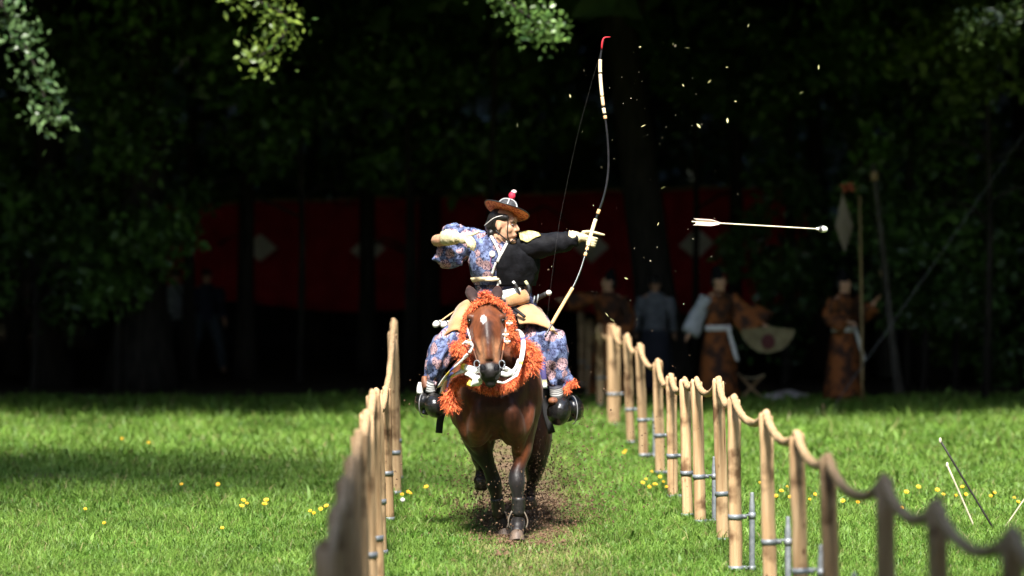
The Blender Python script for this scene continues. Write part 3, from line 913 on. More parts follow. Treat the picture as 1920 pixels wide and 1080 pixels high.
def build_fence(label, posts, side, seed):
    """posts: (base point, top point, dia, has_stake)"""
    root = thing('rope_fence', (posts[0][0].x, posts[0][0].y, 0), label, 'fence', 'rope fences along the riding track')
    rr = random.Random(seed)
    tops = []
    for i, (b, t, d, stake) in enumerate(posts):
        po = post_geo(None, b, t, d, seed + i).build('post', M['wood'], root)
        # origin at the post so the wood grain follows its own log
        ax = (t - b)
        for hz in (.035 + rr.uniform(0, .02), .385 + rr.uniform(-.02, .03)):
            c = b + ax * (hz / ax.length)
            bm = band_mb(c, ax, d / 2)
            bm.add(*box(c + Vector((side * (d / 2 + .016), 0, 0)), (.034, .016, .03)))
            bo = bm.build('clamp_band', M['steel'], root)
            bo.parent = po
            if stake:
                k = MB()
                k.add(*tube([c + Vector((side * (d / 2 + .02), -.018, 0)), c + Vector((side * (d / 2 + .02), .018, 0))], .009, 6, 1))
                k.add(*tube([c + Vector((side * (d / 2 + .015), -.004, .01)), c + Vector((side * (d / 2 + .05), -.004, .01))], .006, 6, 1))
                k2 = k.build('bolt', M['steel'], root); k2.parent = po
        if stake:
            sb = b + Vector((side * (d / 2 + .062), .01, 0))
            k = MB()
            k.add(*loft([(tuple(sb + Vector((0, 0, z))), q, q) for z, q in ((-.15, .019), (.0, .019), (.1, .019), (.42, .019), (.455, .019), (.50, .0135), (.535, .013), (.54, .012))], 12, (1, 0, 0), 1))
            for hz in (.04, .39):
                bb = band_mb(sb + Vector((0, 0, hz)), Vector((0, 0, 1)), .0185, .04)
                k.add(bb.v, bb.f)
            so_ = k.build('ground_stake', M['steel'], root); so_.parent = po
        tops.append((t, d))
    # rope over the post tops, sagging between
    pts = []
    R = .024
    for i, (t, d) in enumerate(tops):
        pts.append(tuple(t + Vector((0, 0, R * .75))))
        if i + 1 < len(tops):
            q = tops[i + 1][0]
            ln = (q - t).length
            sag = .05 + .035 * ln * rr.uniform(.7, 1.25)
            h0 = Vector((0, 0, R * .75))
            for k in (.03, .08, .16, .3, .5, .7, .84, .92, .97):
                p = t.lerp(q, k) + h0
                drop = sag * (1 - (2 * k - 1) ** 2) ** .8
                pts.append(tuple(p - Vector((0, 0, drop))))
    L = 0
    path = [Vector(p) for p in spline(pts, 4)]
    acc = [0]
    for a, b_ in zip(path[:-1], path[1:]): acc.append(acc[-1] + (b_ - a).length)
    n = 12
    V, F = [], []
    for i, p in enumerate(path):
        tg = (path[min(i + 1, len(path) - 1)] - path[max(0, i - 1)]).normalized()
        s = Vector((1, 0, 0)) - tg * tg.x; s.normalize(); u = tg.cross(s)
        for k in range(n):
            th = 2 * math.pi * k / n
            rad = R * (1 + .13 * math.cos(3 * th + acc[i] * 55))
            V.append(p + s * rad * math.cos(th) + u * rad * math.sin(th))
    for i in range(len(path) - 1):
        for k in range(n):
            F.append((i * n + k, i * n + (k + 1) % n, (i + 1) * n + (k + 1) % n, (i + 1) * n + k))
    F.append(tuple(range(n))[::-1]); F.append(tuple((len(path) - 1) * n + k for k in range(n)))
    mb = MB(); mb.add(V, F); mb.build('rope', M['rope'], root)
    return root

RX = 1.85
right = []
for tpx, bpx, bpy_, tpy, d, st in (
        (1090, 1091, 726, 588, .10, 0), (1106, 1107, 742, 602, .12, 0), (1124, 1126, 767, 612, .10, 0), (1150, 1151, 801, 614, .155, 0),
        (1176, 1183, 837, 632, .09, 0), (1199, 1207, 863, 650, .092, 1), (1233, 1238, 895, 680, .092, 0), (1258, 1262, 940, 708, .09, 1), (1284, 1289, 977, 716, .087, 0),
        (1306, 1313, 989, 716, .09, 1), (1347, 1356, 1022, 715, .088, 0), (1376, 1380, 1078, 750, .0875, 1)):
    b = G(bpx, bpy_); t = W(tpx, tpy, b.y)
    right.append((b, t, d, st))
for px, tpy, st in ((1436, 780, 1), (1494, 819, 1), (1552, 864, 1), (1658, 905, 0), (1756, 952, 0), (1897, 1006, 0), (2110, 1110, 0)):
    Y = FPX * RX / (px - 855)
    t = W(px, tpy, Y); b = Vector((t.x + .03, Y, 0))
    right.append((b, t, .085, st))
build_fence('rope fence of peeled posts running along the right of the track', right, 1, 900)
left = []
for tpx, bpx, bpy_, tpy, d in ((738, 748, 905, 604, .07), (736, 743, 932, 626, .082), (723, 729, 985, 732, .082), (706, 715, 1048, 738, .085)):
    b = G(bpx, bpy_); t = W(tpx, tpy, b.y)
    left.append((b, t, d, 0))
for px, tpy in ((699, 742), (687, 780), (672, 818), (659, 868), (645, 908), (630, 962), (606, 1030)):
    Y = FPX * .51 / (855 - px)
    t = W(px, tpy, Y); b = Vector((t.x + .03, Y, 0))
    left.append((b, t, .082, 0))
build_fence('rope fence of peeled posts running along the left of the track', left, -1, 940)

# ================================================================ HORSE
def lerp(a, b, t): return a + (b - a) * t
def sm(a, b, x):
    t = min(1, max(0, (x - a) / (b - a))); return t * t * (3 - 2 * t)
def mixc(a, b, t): return tuple(lerp(p, q, t) for p, q in zip(a, b))

horse_base = Vector((W(940, 900, 24).x, 24.0, 0))
horse = thing('horse', horse_base, 'bay horse galloping at the viewer, decked with orange fringe and white ribbons', 'horse')
hb = MB()
# trunk: (Y, px centre, half width m, half height m, centre z)
trunk = []
for Y, px, hw, hh, cz in ((22.97, 927, .11, .13, 1.12), (23.04, 927, .215, .27, 1.10), (23.2, 927, .275, .37, 1.11), (23.5, 930, .29, .40, 1.13),
                          (23.9, 936, .31, .40, 1.14), (24.4, 943, .33, .375, 1.15), (24.8, 950, .31, .34, 1.21), (25.1, 955, .25, .28, 1.27), (25.32, 958, .12, .16, 1.28)):
    trunk.append(((W(px, 700, Y).x, Y, cz), hw, hh))
hb.add(*loft(trunk, 24, (1, 0, 0), 4))
# neck
nk = []
for px, py, Y, hw, hh in ((928, 650, 23.62, .17, .30), (924, 630, 23.35, .15, .27), (919, 612, 23.1, .115, .21), (913, 596, 22.93, .09, .155), (910, 588, 22.84, .085, .12)):
    c = W(px, py, Y); nk.append((tuple(c), hw, hh))
hb.add(*loft(nk, 18, (1, 0, 0), 4))
# head
hd = []
HP0, HP1 = W(909, 572, 22.86), W(920, 714, 22.56)
for t, hw, dp in ((-.04, .06, .06), (0.03, .098, .10), (.14, .124, .135), (.27, .132, .155), (.40, .124, .165), (.54, .104, .14), (.68, .085, .105), (.80, .073, .085), (.90, .076, .080), (.965, .066, .068), (1.0, .038, .04)):
    c = HP0.lerp(HP1, t)
    hd.append((tuple(c + Vector((0, .03 * (1 - t), 0))), hw, dp))
hb.add(*loft(hd, 20, (1, 0, 0), 3))
fr = (HP1 - HP0).normalized()
out = Vector((0, -1, 0)) - fr * (-fr.y); out.normalize()
def hp(t, s, d):
    """point on the head: t along, s sideways (m), d outward from the axis (m)"""
    return HP0.lerp(HP1, t) + Vector((s, 0.03 * (1 - t), 0)) + out * d
for s in (-1, 1):
    hb.add(*ell(hp(.235, s * .108, .088), (.036, .036, .028)))          # brow over the eye
    hb.add(*ell(hp(.12, s * .035, .095), (.035, .03, .06)))              # forehead
    hb.add(*tube([hp(.40, s * .092, .10), hp(.55, s * .078, .085), hp(.70, s * .055, .07)], [.016, .018, .012], 8, 3))  # facial crest
    hb.add(*ell(hp(.91, s * .045, .055), (.032, .035, .036)))            # nostril rim
    hb.add(*ell(hp(.42, s * .075, -.06), (.05, .10, .10)))               # jowl
hb.add(*tube([hp(.3, 0, .13), hp(.55, 0, .125), hp(.8, 0, .08)], [.045, .042, .035], 10, 3))   # nasal bone
hb.add(*ell(hp(1.0, 0, -.035), (.042, .04, .035)))                       # lower lip
# pectorals and shoulders
for s, px in ((-1, 897), (1, 960)):
    hb.add(*ell(W(px, 775, 23.12), (.13, .12, .24)))
for px in (868, 988):
    hb.add(*ell(W(px, 740, 23.3), (.12, .2, .27)))
hb.add(*tube([W(905, 735, 23.02), W(903, 770, 22.995), W(897, 800, 23.04), W(893, 825, 23.16)], [.05, .075, .085, .07], 12, 3))
hb.add(*tube([W(952, 735, 23.02), W(956, 770, 22.995), W(964, 800, 23.04), W(970, 822, 23.12)], [.05, .075, .085, .07], 12, 3))
hb.add(*tube([W(992, 760, 23.14), W(986, 790, 23.10), W(976, 815, 23.10), W(970, 850, 23.12)], [.05, .06, .055, .03], 12, 3))
hb.add(*tube([W(864, 770, 23.16), W(872, 800, 23.12), W(886, 826, 23.17), W(902, 850, 23.25)], [.05, .06, .055, .03], 12, 3))
# ears
def ear(bpx, bpy_, tpx, tpy):
    b, t = W(bpx, bpy_, 22.9), W(tpx, tpy, 23.04)
    mid = b.lerp(t, .45)
    return loft([(tuple(b), .034, .024), (tuple(mid), .050, .022), (tuple(b.lerp(t, .8)), .032, .015), (tuple(t), .006, .005)], 10, (1, 0, 0), 3)
hb.add(*ear(890, 566, 878, 534)); hb.add(*ear(929, 566, 934, 534))

def leg(pts, hooftop=None):
    """pts: px,py,Y,half width,half depth"""
    hb.add(*loft([(tuple(W(a, b, Y)), hw * (1.17 if b > 840 else 1.05), hd_ * 1.12) for a, b, Y, hw, hd_ in pts], 14, (1, 0, 0), 4))
# right of picture foreleg, planted
leg([(985, 740, 23.42, .09, .16), (984, 785, 23.33, .095, .15), (980, 818, 23.25, .082, .125), (978, 846, 23.2, .064, .085), (975, 870, 23.17, .043, .055), (969, 888, 23.14, .048, .052), (969, 905, 23.12, .053, .055),
     (970, 922, 23.12, .039, .045), (972, 945, 23.13, .034, .042), (972, 966, 23.13, .034, .044), (971, 981, 23.13, .047, .052), (970, 992, 23.10, .041, .042), (969, 1001, 23.07, .044, .046)])
# left of picture foreleg, trailing
leg([(872, 750, 23.42, .09, .16), (884, 795, 23.36, .10, .15), (894, 825, 23.32, .094, .13), (905, 850, 23.32, .067, .085), (916, 874, 23.34, .045, .055), (923, 893, 23.37, .046, .05), (927, 910, 23.38, .049, .05),
     (930, 928, 23.42, .036, .042), (933, 948, 23.45, .032, .038), (937, 968, 23.48, .033, .04), (940, 980, 23.50, .044, .046), (942, 990, 23.52, .039, .04), (945, 997, 23.54, .041, .042)])
# hind legs in the air, folded
leg([(1000, 770, 24.75, .15, .26), (1004, 830, 24.6, .12, .20), (1003, 868, 24.55, .075, .11), (1000, 892, 24.75, .05, .07), (998, 905, 24.72, .04, .05), (994, 922, 24.58, .035, .04), (992, 930, 24.5, .045, .045), (992, 936, 24.42, .042, .042)])
leg([(900, 770, 24.75, .15, .26), (900, 820, 24.6, .12, .20), (903, 850, 24.55, .075, .11), (905, 872, 24.75, .05, .07), (903, 884, 24.70, .04, .05), (900, 895, 24.6, .035, .04), (900, 902, 24.5, .045, .045)])
hf = fuse(hb, .0125, 3, .5)
BAY, BAYD, BLK = (0.125, 0.036, 0.012), (0.032, 0.010, 0.006), (0.012, 0.010, 0.010)
muz = hp(.93, 0, .03)
def coat(p):
    p = Vector(p)
    c = BAY
    n = fbm(p, 3.0)
    c = mixc(c, BAYD, min(1, max(0, .25 + .55 * n)))
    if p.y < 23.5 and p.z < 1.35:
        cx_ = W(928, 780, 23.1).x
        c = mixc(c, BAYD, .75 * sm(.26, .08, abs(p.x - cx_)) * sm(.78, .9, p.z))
    if p.y < 23.0 and p.z > 1.1:                          # head
        t = (p - HP0).dot(fr) / (HP1 - HP0).length
        s = abs(p.x - HP0.lerp(HP1, min(1, max(0, t))).x)
        c = mixc(c, (0.030, 0.016, 0.013), .9 * sm(.06, .015, s) * sm(.28, .4, t) * sm(.72, .55, t))  # dark strip down the face: groove shading painted into the coat colour
        c = mixc(c, (0.30, 0.135, 0.065), .85 * sm(.50, .62, t) * sm(.86, .76, t) * sm(.012, .04, s))
        c = mixc(c, BLK, sm(.79, .86, t))
        c = mixc(c, BLK, .8 * sm(.045, .02, (p - hp(.275, .105, .085)).length) + .8 * sm(.045, .02, (p - hp(.275, -.105, .085)).length))
        st = Vector(((p.x - W(906, 598, 22.7).x) / .018, (p.z - W(906, 598, 22.7).z) / .028))
        c = mixc(c, (.72, .70, .68), sm(1.15, .8, st.length) * (1 if p.y < 22.8 else 0))
        if p.z > W(900, 566, 22.9).z and p.y > 22.87: c = mixc(c, BLK, .8)
    if p.z < .9:
        lim = .13 if (p.x < W(932, 850, 23.3).x and p.y < 24) else 0
        k = sm(.63 + lim, .50 + lim, p.z + .03 * n)
        c = mixc(c, BLK, k)
    if p.y > 24.1: c = mixc(c, BAYD, .6)
    if p.z > 1.5 and p.y > 23.0: c = mixc(c, BLK, .5)
    return c
hf.c = [coat(p) for p in hf.v]
hf.build('body', M['hide'], horse)
# eyes, nostrils, hooves
for s in (-1, 1):
    mb = MB(); mb.add(*ell(hp(.285, s * .118, .082), (.017, .022, .020))); mb.build('eye', M['eye'], horse)
    mb = MB(); mb.add(*ell(hp(.905, s * .047, .079), (.020, .014, .032), Euler((0, s * .35, 0)).to_matrix())); mb.build('nostril', M['blackcloth'], horse)
def hoof(px, py, Y, r, zb, tilt=0):
    c = W(px, py, Y)
    R = Euler((tilt, 0, 0)).to_matrix()
    secs = [(tuple(c + R @ Vector((0, -.012 * k, z))), q, q * 1.1) for k, (z, q) in enumerate(((.012, r * .80), (0, r * .86), (-.035, r), (-.062, r * 1.1), (-.066, r * 1.04)))]
    mb = MB(); mb.add(*loft(secs, 16, (1, 0, 0), 1)); mb.build('hoof', M['hoof'], horse)
hoof(969, 1004, 23.06, .060, 0)
hoof(945, 996, 23.52, .052, 0)
hoof(992, 933, 24.40, .056, 0, .9)
hoof(902, 898, 24.46, .046, 0, .9)
# brushing boots on the forelegs
def wrapboot(p0, p1, r0, r1, name, flare=False):
    mb = MB()
    mb.add(*loft([(tuple(p0.lerp(p1, t)), lerp(r0, r1, t) + .006, lerp(r0, r1, t) + .012) for t in (0, .3, .6, 1)], 16, (1, 0, 0), 2))
    mb.build(name, M['leather'], horse)
wrapboot(W(972, 932, 23.125), W(972, 966, 23.13), .043, .042, 'boot')
wrapboot(W(931, 932, 23.43), W(936, 966, 23.48), .041, .041, 'boot')
for px, Y, sx in ((957, 23.14, -1), (985, 23.14, 1), (949, 23.48, 1)):
    mb = MB()
    a = W(px, 958, Y); 
    mb.add(*sheet(lambda u, v: a + Vector((sx * (.028 * math.sin(v * 2.6) - .012), (u - .5) * .07, -.125 * v)), 4, 8, .008))
    mb.build('boot_flap', mat('boot_felt', (.25, .2, .15), (.1, .08, .06), .8), horse)
# tail
mb = MB()
tb = W(958, 640, 25.3)
mb.add(*tube([tb, tb + Vector((0, .12, .02)), tb + Vector((.03, .3, -.2)), tb + Vector((.05, .42, -.6))], [.04, .06, .08, .02], 10, 4, warp=folds(.015, 20)))
mb.build('tail', M['hair'], horse)

# ---- orange fringe
def fringe(path, n, length, seed, name, parent, fat=.03, dirs=None, grav=.9, wd=.0027):
    n = int(n * 2.3)
    rr = random.Random(seed)
    mb = MB()
    P = [Vector(p) for p in spline([tuple(p) for p in path], 8)]
    V, F = tube(P, fat, 8, 1)
    mb.add(V, F, (.45, .06, .015))
    for i in range(n):
        k = rr.randrange(len(P) - 1)
        p = P[k].lerp(P[k + 1], rr.random())
        tg = (P[k + 1] - P[k]).normalized()
        d = Vector((rr.gauss(0, 1), rr.gauss(0, 1) - .5, rr.gauss(0, 1)))
        if dirs is not None: d += Vector(dirs) * 1.2
        d = d - tg * d.dot(tg) * .6
        d.normalize()
        L = length * rr.uniform(.55, 1.25)
        q = p + d * fat * .8
        s = d.cross(Vector((rr.gauss(0, 1), rr.gauss(0, 1), rr.gauss(0, 1)))).normalized() * wd
        V = []
        pts = [q]
        vel = d.copy()
        for j in range(4):
            vel = (vel + Vector((rr.gauss(0, .38), rr.gauss(0, .38), -grav * .38 + rr.gauss(0, .3)))).normalized()
            pts.append(pts[-1] + vel * L / 4)
        for j, q in enumerate(pts):
            w_ = s * (1 - .55 * j / 4)
            V += [q - w_, q + w_]
        t = rr.random()
        col = mixc((.62, .085, .02), (.92, .26, .085), t) if rr.random() < .85 else (.30, .025, .008)
        mb.add(V, [(2 * j, 2 * j + 1, 2 * j + 3, 2 * j + 2) for j in range(4)], col)
    return mb.build(name, M['orange'], parent)
A = lambda px, py, Y: W(px, py, Y)
fringe([A(864, 652, 22.78), A(868, 625, 22.77), A(872, 600, 22.76), A(884, 577, 22.75), A(908, 561, 22.74), A(934, 565, 22.75), A(954, 584, 22.76), A(961, 612, 22.77)], 1500, .030, 1, 'brow_fringe', horse, .012)
fringe([A(902, 558, 22.72), A(910, 552, 22.74), A(917, 560, 22.72)], 120, .035, 12, 'poll_tuft', horse, .010, (0, 0, 1), .2)
fringe([A(858, 642, 22.78), A(864, 655, 22.76), A(872, 648, 22.74)], 500, .06, 2, 'cheek_fringe', horse, .028, (-.6, 0, -.2))
fringe([A(950, 600, 22.80), A(958, 620, 22.8), A(957, 640, 22.84)], 350, .045, 3, 'cheek_fringe', horse, .024)
fringe([A(962, 645, 22.98), A(984, 652, 22.98), A(997, 668, 22.98), A(992, 690, 22.97)], 1100, .07, 4, 'shoulder_fringe', horse, .035, (.5, 0, 0))
fringe([A(876, 668, 22.96), A(884, 690, 22.92), A(890, 710, 22.88)], 500, .06, 5, 'neck_fringe', horse, .028)
fringe([A(848, 752, 22.98), A(848, 728, 22.95), A(862, 712, 22.92), A(880, 712, 22.88), A(900, 722, 22.84), A(925, 729, 22.83), A(950, 724, 22.86), A(970, 712, 22.9), A(984, 698, 22.94)], 1900, .042, 6, 'breast_collar_fringe', horse, .02)
fringe([A(842, 735, 23.0), A(845, 752, 23.0), A(850, 760, 23.0)], 350, .07, 7, 'breast_collar_tassel', horse, .03, (0, 0, -.5))

# ---- bridle, reins and ribbons
def strap(pts, wd, th, name, colfn, parent, ref=(1, 0, 0), material=None, n=8):
    rows = [(tuple(p), wd, th) for p in pts]
    V, F = loft(rows, n, ref, 5)
    L = (len(V) - 2) // n
    cols = []
    for i in range(L):
        c = colfn(i / (L - 1))
        cols += [c] * n
    cols += [colfn(0), colfn(1)]
    mb = MB(); mb.add(V, F, cols)
    return mb.build(name, material or M['vc'], parent)
WH, BLU, YEL, DKB, ORC = (.74, .73, .70), (.10, .11, .36), (.72, .55, .07), (.03, .03, .09), (.62, .14, .04)
def bands(*stops):
    def f(t):
        c = stops[0][1]
        for a, q in stops:
            if t >= a: c = q
        return c
    return f
strap([A(877, 664, 22.68), A(866, 676, 22.70), A(850, 690, 22.8), A(838, 703, 22.9), A(824, 724, 22.98)], .028, .008, 'ribbon', bands((0, WH), (.45, BLU), (.58, YEL), (.72, WH)), horse, (.7, 0, .7))
strap([A(872, 692, 22.78), A(860, 698, 22.8), A(846, 706, 22.88), A(836, 714, 22.95), A(830, 736, 23.0)], .024, .007, 'ribbon', bands((0, WH), (.35, YEL), (.5, BLU), (.65, WH)), horse, (.7, 0, .7))
strap([A(868, 646, 22.72), A(877, 640, 22.68), A(885, 648, 22.66), A(880, 662, 22.66)], .012, .009, 'ribbon', bands((0, WH)), horse)
strap([A(956, 626, 22.80), A(968, 620, 22.86), A(979, 630, 22.88), A(981, 650, 22.84), A(977, 675, 22.78), A(971, 693, 22.72), A(966, 706, 22.66)], .018, .008, 'rein', bands((0, WH), (.36, BLU), (.43, WH), (.70, YEL), (.74, WH)), horse, (1, 0, .3))
strap([A(966, 706, 22.66), A(956, 712, 22.60), A(944, 718, 22.58), A(933, 716, 22.55)], .009, .008, 'rein', bands((0, WH)), horse)
strap([A(946, 690, 22.62), A(955, 696, 22.66), A(963, 703, 22.66)], .022, .012, 'rein_knot', bands((0, WH)), horse)
strap([A(878, 700, 22.74), A(888, 704, 22.70), A(896, 712, 22.66), A(890, 720, 22.68), A(880, 716, 22.7)], .036, .016, 'rein_knot', bands((0, WH), (.85, YEL)), horse)
strap([A(896, 712, 22.66), A(903, 705, 22.6), A(904, 690, 22.56)], .010, .009, 'rein', bands((0, WH), (.6, DKB)), horse)
for s in (-1, 1):
    strap([hp(.06, s * .09, .05), hp(.28, s * .135, .03), hp(.5, s * .118, .02), hp(.66, s * .098, .02), hp(.78, s * .082, .02)], .012, .006, 'cheek_strap', bands((0, ORC), (.35, WH), (.5, ORC), (.7, (.10, .04, .02))), horse, (0, 1, 0))
    mb = MB()
    c = hp(.80, s * .088, .02)
    ringp = [c + Vector((0.02 * math.cos(a), -.01, .028 * math.sin(a))) for a in [i * math.pi / 6 for i in range(13)]]
    mb.add(*tube(ringp, .0045, 6, 1)); mb.build('bit_ring', M['steel'], horse)
for px, py, Y in ((879, 642, 22.64), (948, 627, 22.66), (951, 640, 22.66), (955, 606, 22.66)):
    mb = MB(); c = A(px, py, Y)
    for k in range(4):
        mb.add(*ell(c + Vector((.012 * math.cos(k * 1.6), -.01, .014 * math.sin(k * 1.6))), (.012, .008, .009), None, 8, 6), (.62, .22, .12) if k % 2 else WH)
    mb.build('rosette', M['vc'], horse)

strap([A(905, 690, 22.64), A(893, 694, 22.68), A(876, 690, 22.74), A(866, 686, 22.78)], .024, .012, 'ribbon', bands((0, WH), (.8, YEL)), horse, (0, 0, 1))
strap([A(940, 700, 22.60), A(952, 702, 22.62), A(966, 692, 22.68), A(972, 676, 22.76)], .017, .010, 'ribbon', bands((0, WH)), horse, (0, 0, 1))
# ---- saddle, girth flaps, stirrups
def arch_pts(px, py, Y, hw, h, n=12):
    c = W(px, py, Y)
    return [c + Vector((hw * math.cos(math.pi * i / n), 0, h * math.sin(math.pi * i / n) - .05)) for i in range(n + 1)]
mb = MB(); mb.add(*loft([(tuple(p), .02, .05) for p in arch_pts(935, 606, 23.72, .16, .13)], 10, (0, 1, 0), 2)); mb.build('saddle_pommel', M['lacquer'], horse)
mb = MB(); mb.add(*loft([(tuple(p), .02, .05) for p in arch_pts(940, 598, 24.3, .22, .17)], 10, (0, 1, 0), 2)); mb.build('saddle_cantle', M['lacquer'], horse)
mb = MB()
sc_ = W(938, 598, 24.0)
mb.add(*sheet(lambda u, v: sc_ + Vector((.27 * math.sin((u - .5) * 2.6), (v - .5) * .55, .11 * math.cos((u - .5) * 2.6) - .10 + .05 * (2 * v - 1) ** 2)), 16, 8, .03))
mb.build('saddle_seat', M['leather'], horse)
for px0, py0, px1, py1, Y in ((838, 755, 823, 812, 23.75), (1024, 728, 1035, 812, 23.8)):
    strap([A(px0, py0, Y), A((px0 + px1) / 2 - (4 if px0 < 900 else 6), (py0 + py1) / 2, Y), A(px1, py1, Y)], .026, .006, 'girth_strap', bands((0, (.012, .012, .013))), horse)
# hanging saddle cloth ends
strap([A(1006, 690, 23.4), A(1008, 705, 23.35), A(1011, 730, 23.35)], .030, .008, 'saddle_cloth', bands((0, DKB), (.4, (.06, .05, .16)), (.7, (.66, .66, .52))), horse)
strap([A(1017, 680, 23.42), A(1019, 700, 23.4), A(1021, 728, 23.4)], .022, .008, 'saddle_cloth', bands((0, (.05, .04, .13)), (.72, (.70, .66, .30)), (.86, WH)), horse)
strap([A(852, 700, 23.2), A(842, 720, 23.25), A(838, 742, 23.25)], .030, .008, 'saddle_cloth', bands((0, DKB)), horse)
for side, c, s2 in ((1, A(1052, 768, 23.62), A(1076, 764, 23.78)), (-1, A(812, 758, 23.62), A(793, 751, 23.78))):
    mb = MB()
    k = 1.12 if side > 0 else .95
    mb.add(*ell(c + Vector((-.012 * side, 0, -.008)), (.084 * k, .13, .100 * k), Euler((0, .25 * side, 0)).to_matrix()))
    mb.add(*ell(s2, (.066 * k, .15, .092 * k), Euler((0, -.3 * side, 0)).to_matrix()))
    mb.add(*loft([(tuple(c + Vector((.03 * side, .05, -.07 * k))), .06, .018), (tuple(c + Vector((.03 * side, .2, -.075 * k))), .06, .018), (tuple(c + Vector((.03 * side, .34, -.05 * k))), .045, .016)], 10, (1, 0, 0), 3))
    f = fuse(mb, .009, 3)
    st = f.build('stirrup', M['lacquer'], horse)
    # pale trim line round the toe cup
    mb = MB()
    ring_c = c + Vector((.058 * side * k, -.02, .0))
    pts = [ring_c + Vector((side * .03 * k * math.cos(a) + .018 * side, -.085 * math.cos(a) - .03, .092 * k * math.sin(a))) for a in [(-.5 + i / 10) * math.pi for i in range(11)]]
    mb.add(*tube(pts, .004, 6, 2)); 
    t2 = mb.build('trim', mat('trim_grey', (.16, .16, .16), None, .3), horse); t2.parent = st
    mb = MB(); mb.add(*tube([c + Vector((.02 * side, .1, .05)), c + Vector((-.03 * side, .12, .25)), W(1000 if side > 0 else 880, 640, 23.95)], .012, 6, 3))
    mb.build('stirrup_leather', M['leather'], horse)
mb = MB(); mb.add(*ell(A(1037, 752, 23.56), (.038, .05, .03))); mb.build('stirrup_tie', mat('brown_tie', (.24, .09, .035), (.1, .03, .015), .7, 30), horse)

# ================================================================ ARCHER
per = thing('person', (W(940, 900, 24).x, 24.0, 1.45), 'mounted archer in blue printed kimono and brimmed hat, one arm outstretched with the bow', 'person')
bb_ = MB()
# head frame
HY = math.radians(64)
Fh = Vector((math.sin(HY), -math.cos(HY), -.03)).normalized()
Sh = Vector((-math.cos(HY), -math.sin(HY), 0))
Uh = Sh.cross(Fh) * -1
if Uh.z < 0: Uh = -Uh
HC = W(944, 424, 23.83)
HM = Matrix((Fh, Sh, Uh)).transposed()
HS = 1.09
def H(f, s, u): return HC + (Fh * f + Sh * s + Uh * u) * HS
def hell(f, s, u, r): bb_.add(*ell(H(f, s, u), tuple(q * HS for q in r), HM))
hell(-.012, 0, .035, (.098, .076, .088))
hell(.028, 0, -.03, (.066, .058, .082))
hell(.020, 0, -.062, (.062, .054, .045))
hell(.074, 0, -.104, (.024, .026, .018))
hell(.075, 0, .042, (.022, .048, .03))
hell(.078, 0, .028, (.012, .040, .010))
bb_.add(*tube([H(.090, 0, .024), H(.101, 0, .002), H(.113, 0, -.020), H(.104, 0, -.031)], [.008, .0095, .0115, .009], 10, 3))
for s in (-1, 1):
    hell(.098, s * .010, -.026, (.008, .007, .007))
    hell(.056, s * .036, -.018, (.030, .024, .034))
    hell(-.004, s * .073, -.004, (.017, .008, .029))
hell(.086, 0, -.060, (.014, .024, .018))
# neck, torso, arms, legs under the clothes
bb_.add(*loft([(tuple(H(-.02, 0, -.06)), .056, .058), (tuple(H(-.03, 0, -.13)), .054, .056), (tuple(W(937, 462, 23.9)), .075, .07), (tuple(W(936, 480, 23.93)), .12, .09)], 14, (1, 0, 0), 3))
bb_.add(*loft([(tuple(W(938, 455, 23.92)), .12, .07), (tuple(W(938, 475, 23.93)), .17, .095), (tuple(W(940, 500, 23.95)), .16, .10), (tuple(W(942, 530, 23.98)), .145, .10), (tuple(W(942, 575, 24.02)), .17, .12)], 18, (1, 0, 0), 3))
bb_.add(*tube([W(965, 455, 23.9), W(1005, 460, 23.88), W(1045, 455, 23.86), W(1078, 449, 23.85), W(1094, 444, 23.845)], [.062, .052, .043, .034, .028], 12, 3))
bb_.add(*tube([W(908, 455, 23.92), W(870, 448, 23.96), W(838, 450, 23.97), W(818, 452, 23.93)], [.062, .054, .047, .042], 12, 3))
bb_.add(*tube([W(818, 451, 23.95), W(828, 450, 23.86), W(846, 447, 23.74), W(860, 447, 23.68)], [.044, .048, .036, .028], 12, 3))
for pts in ([(962, 580, 24.0), (1005, 615, 23.8), (1042, 648, 23.66), (1046, 690, 23.72), (1050, 728, 23.78), (1054, 748, 23.72)], [(918, 580, 24.0), (870, 615, 23.8), (832, 648, 23.66), (820, 690, 23.72), (808, 722, 23.78), (806, 740, 23.72)]):
    bb_.add(*tube([W(*p) for p in pts], [.09, .08, .06, .05, .038, .035], 12, 3))
fuse(bb_, .0062, 4, .45).build('body', M['skin'], per)
# face: eyes, brows, lips
for s in (-1, 1):
    mb = MB(); mb.add(*ell(H(.081, s * .030, .012), (.009, .013, .0055), HM, 10, 7), (.22, .18, .16)); mb.add(*ell(H(.0875, s * .029, .012), (.004, .0055, .0052), HM, 8, 6), (.01, .007, .006))
    mb.build('eye', M['vcgloss'], per)
    mb = MB(); mb.add(*tube([H(.091, s * .014, .027), H(.090, s * .032, .032), H(.074, s * .052, .028)], [.0025, .0035, .002], 6, 3)); mb.build('eyebrow', M['hair'], per)
mb = MB(); mb.add(*ell(H(.0945, 0, -.0560), (.009, .016, .0035), HM)); mb.add(*ell(H(.0930, 0, -.0645), (.009, .014, .004), HM)); mb.build('lips', mat('lips', (.36, .13, .10), None, .45), per)
# hair at nape and sideburn, black hood under the hat
mb = MB()
mb.add(*ell(H(-.035, 0, .035), (.092, .083, .098), HM))
mb.add(*ell(H(-.085, 0, .0), (.055, .065, .06), HM))
mb.add(*ell(H(-.075, .03, -.05), (.03, .04, .03), HM))
for s in (-1, 1): mb.add(*ell(H(.012, s * .058, .060), (.062, .026, .030), HM))
fuse(mb, .007, 2).build('hair', M['hair'], per)
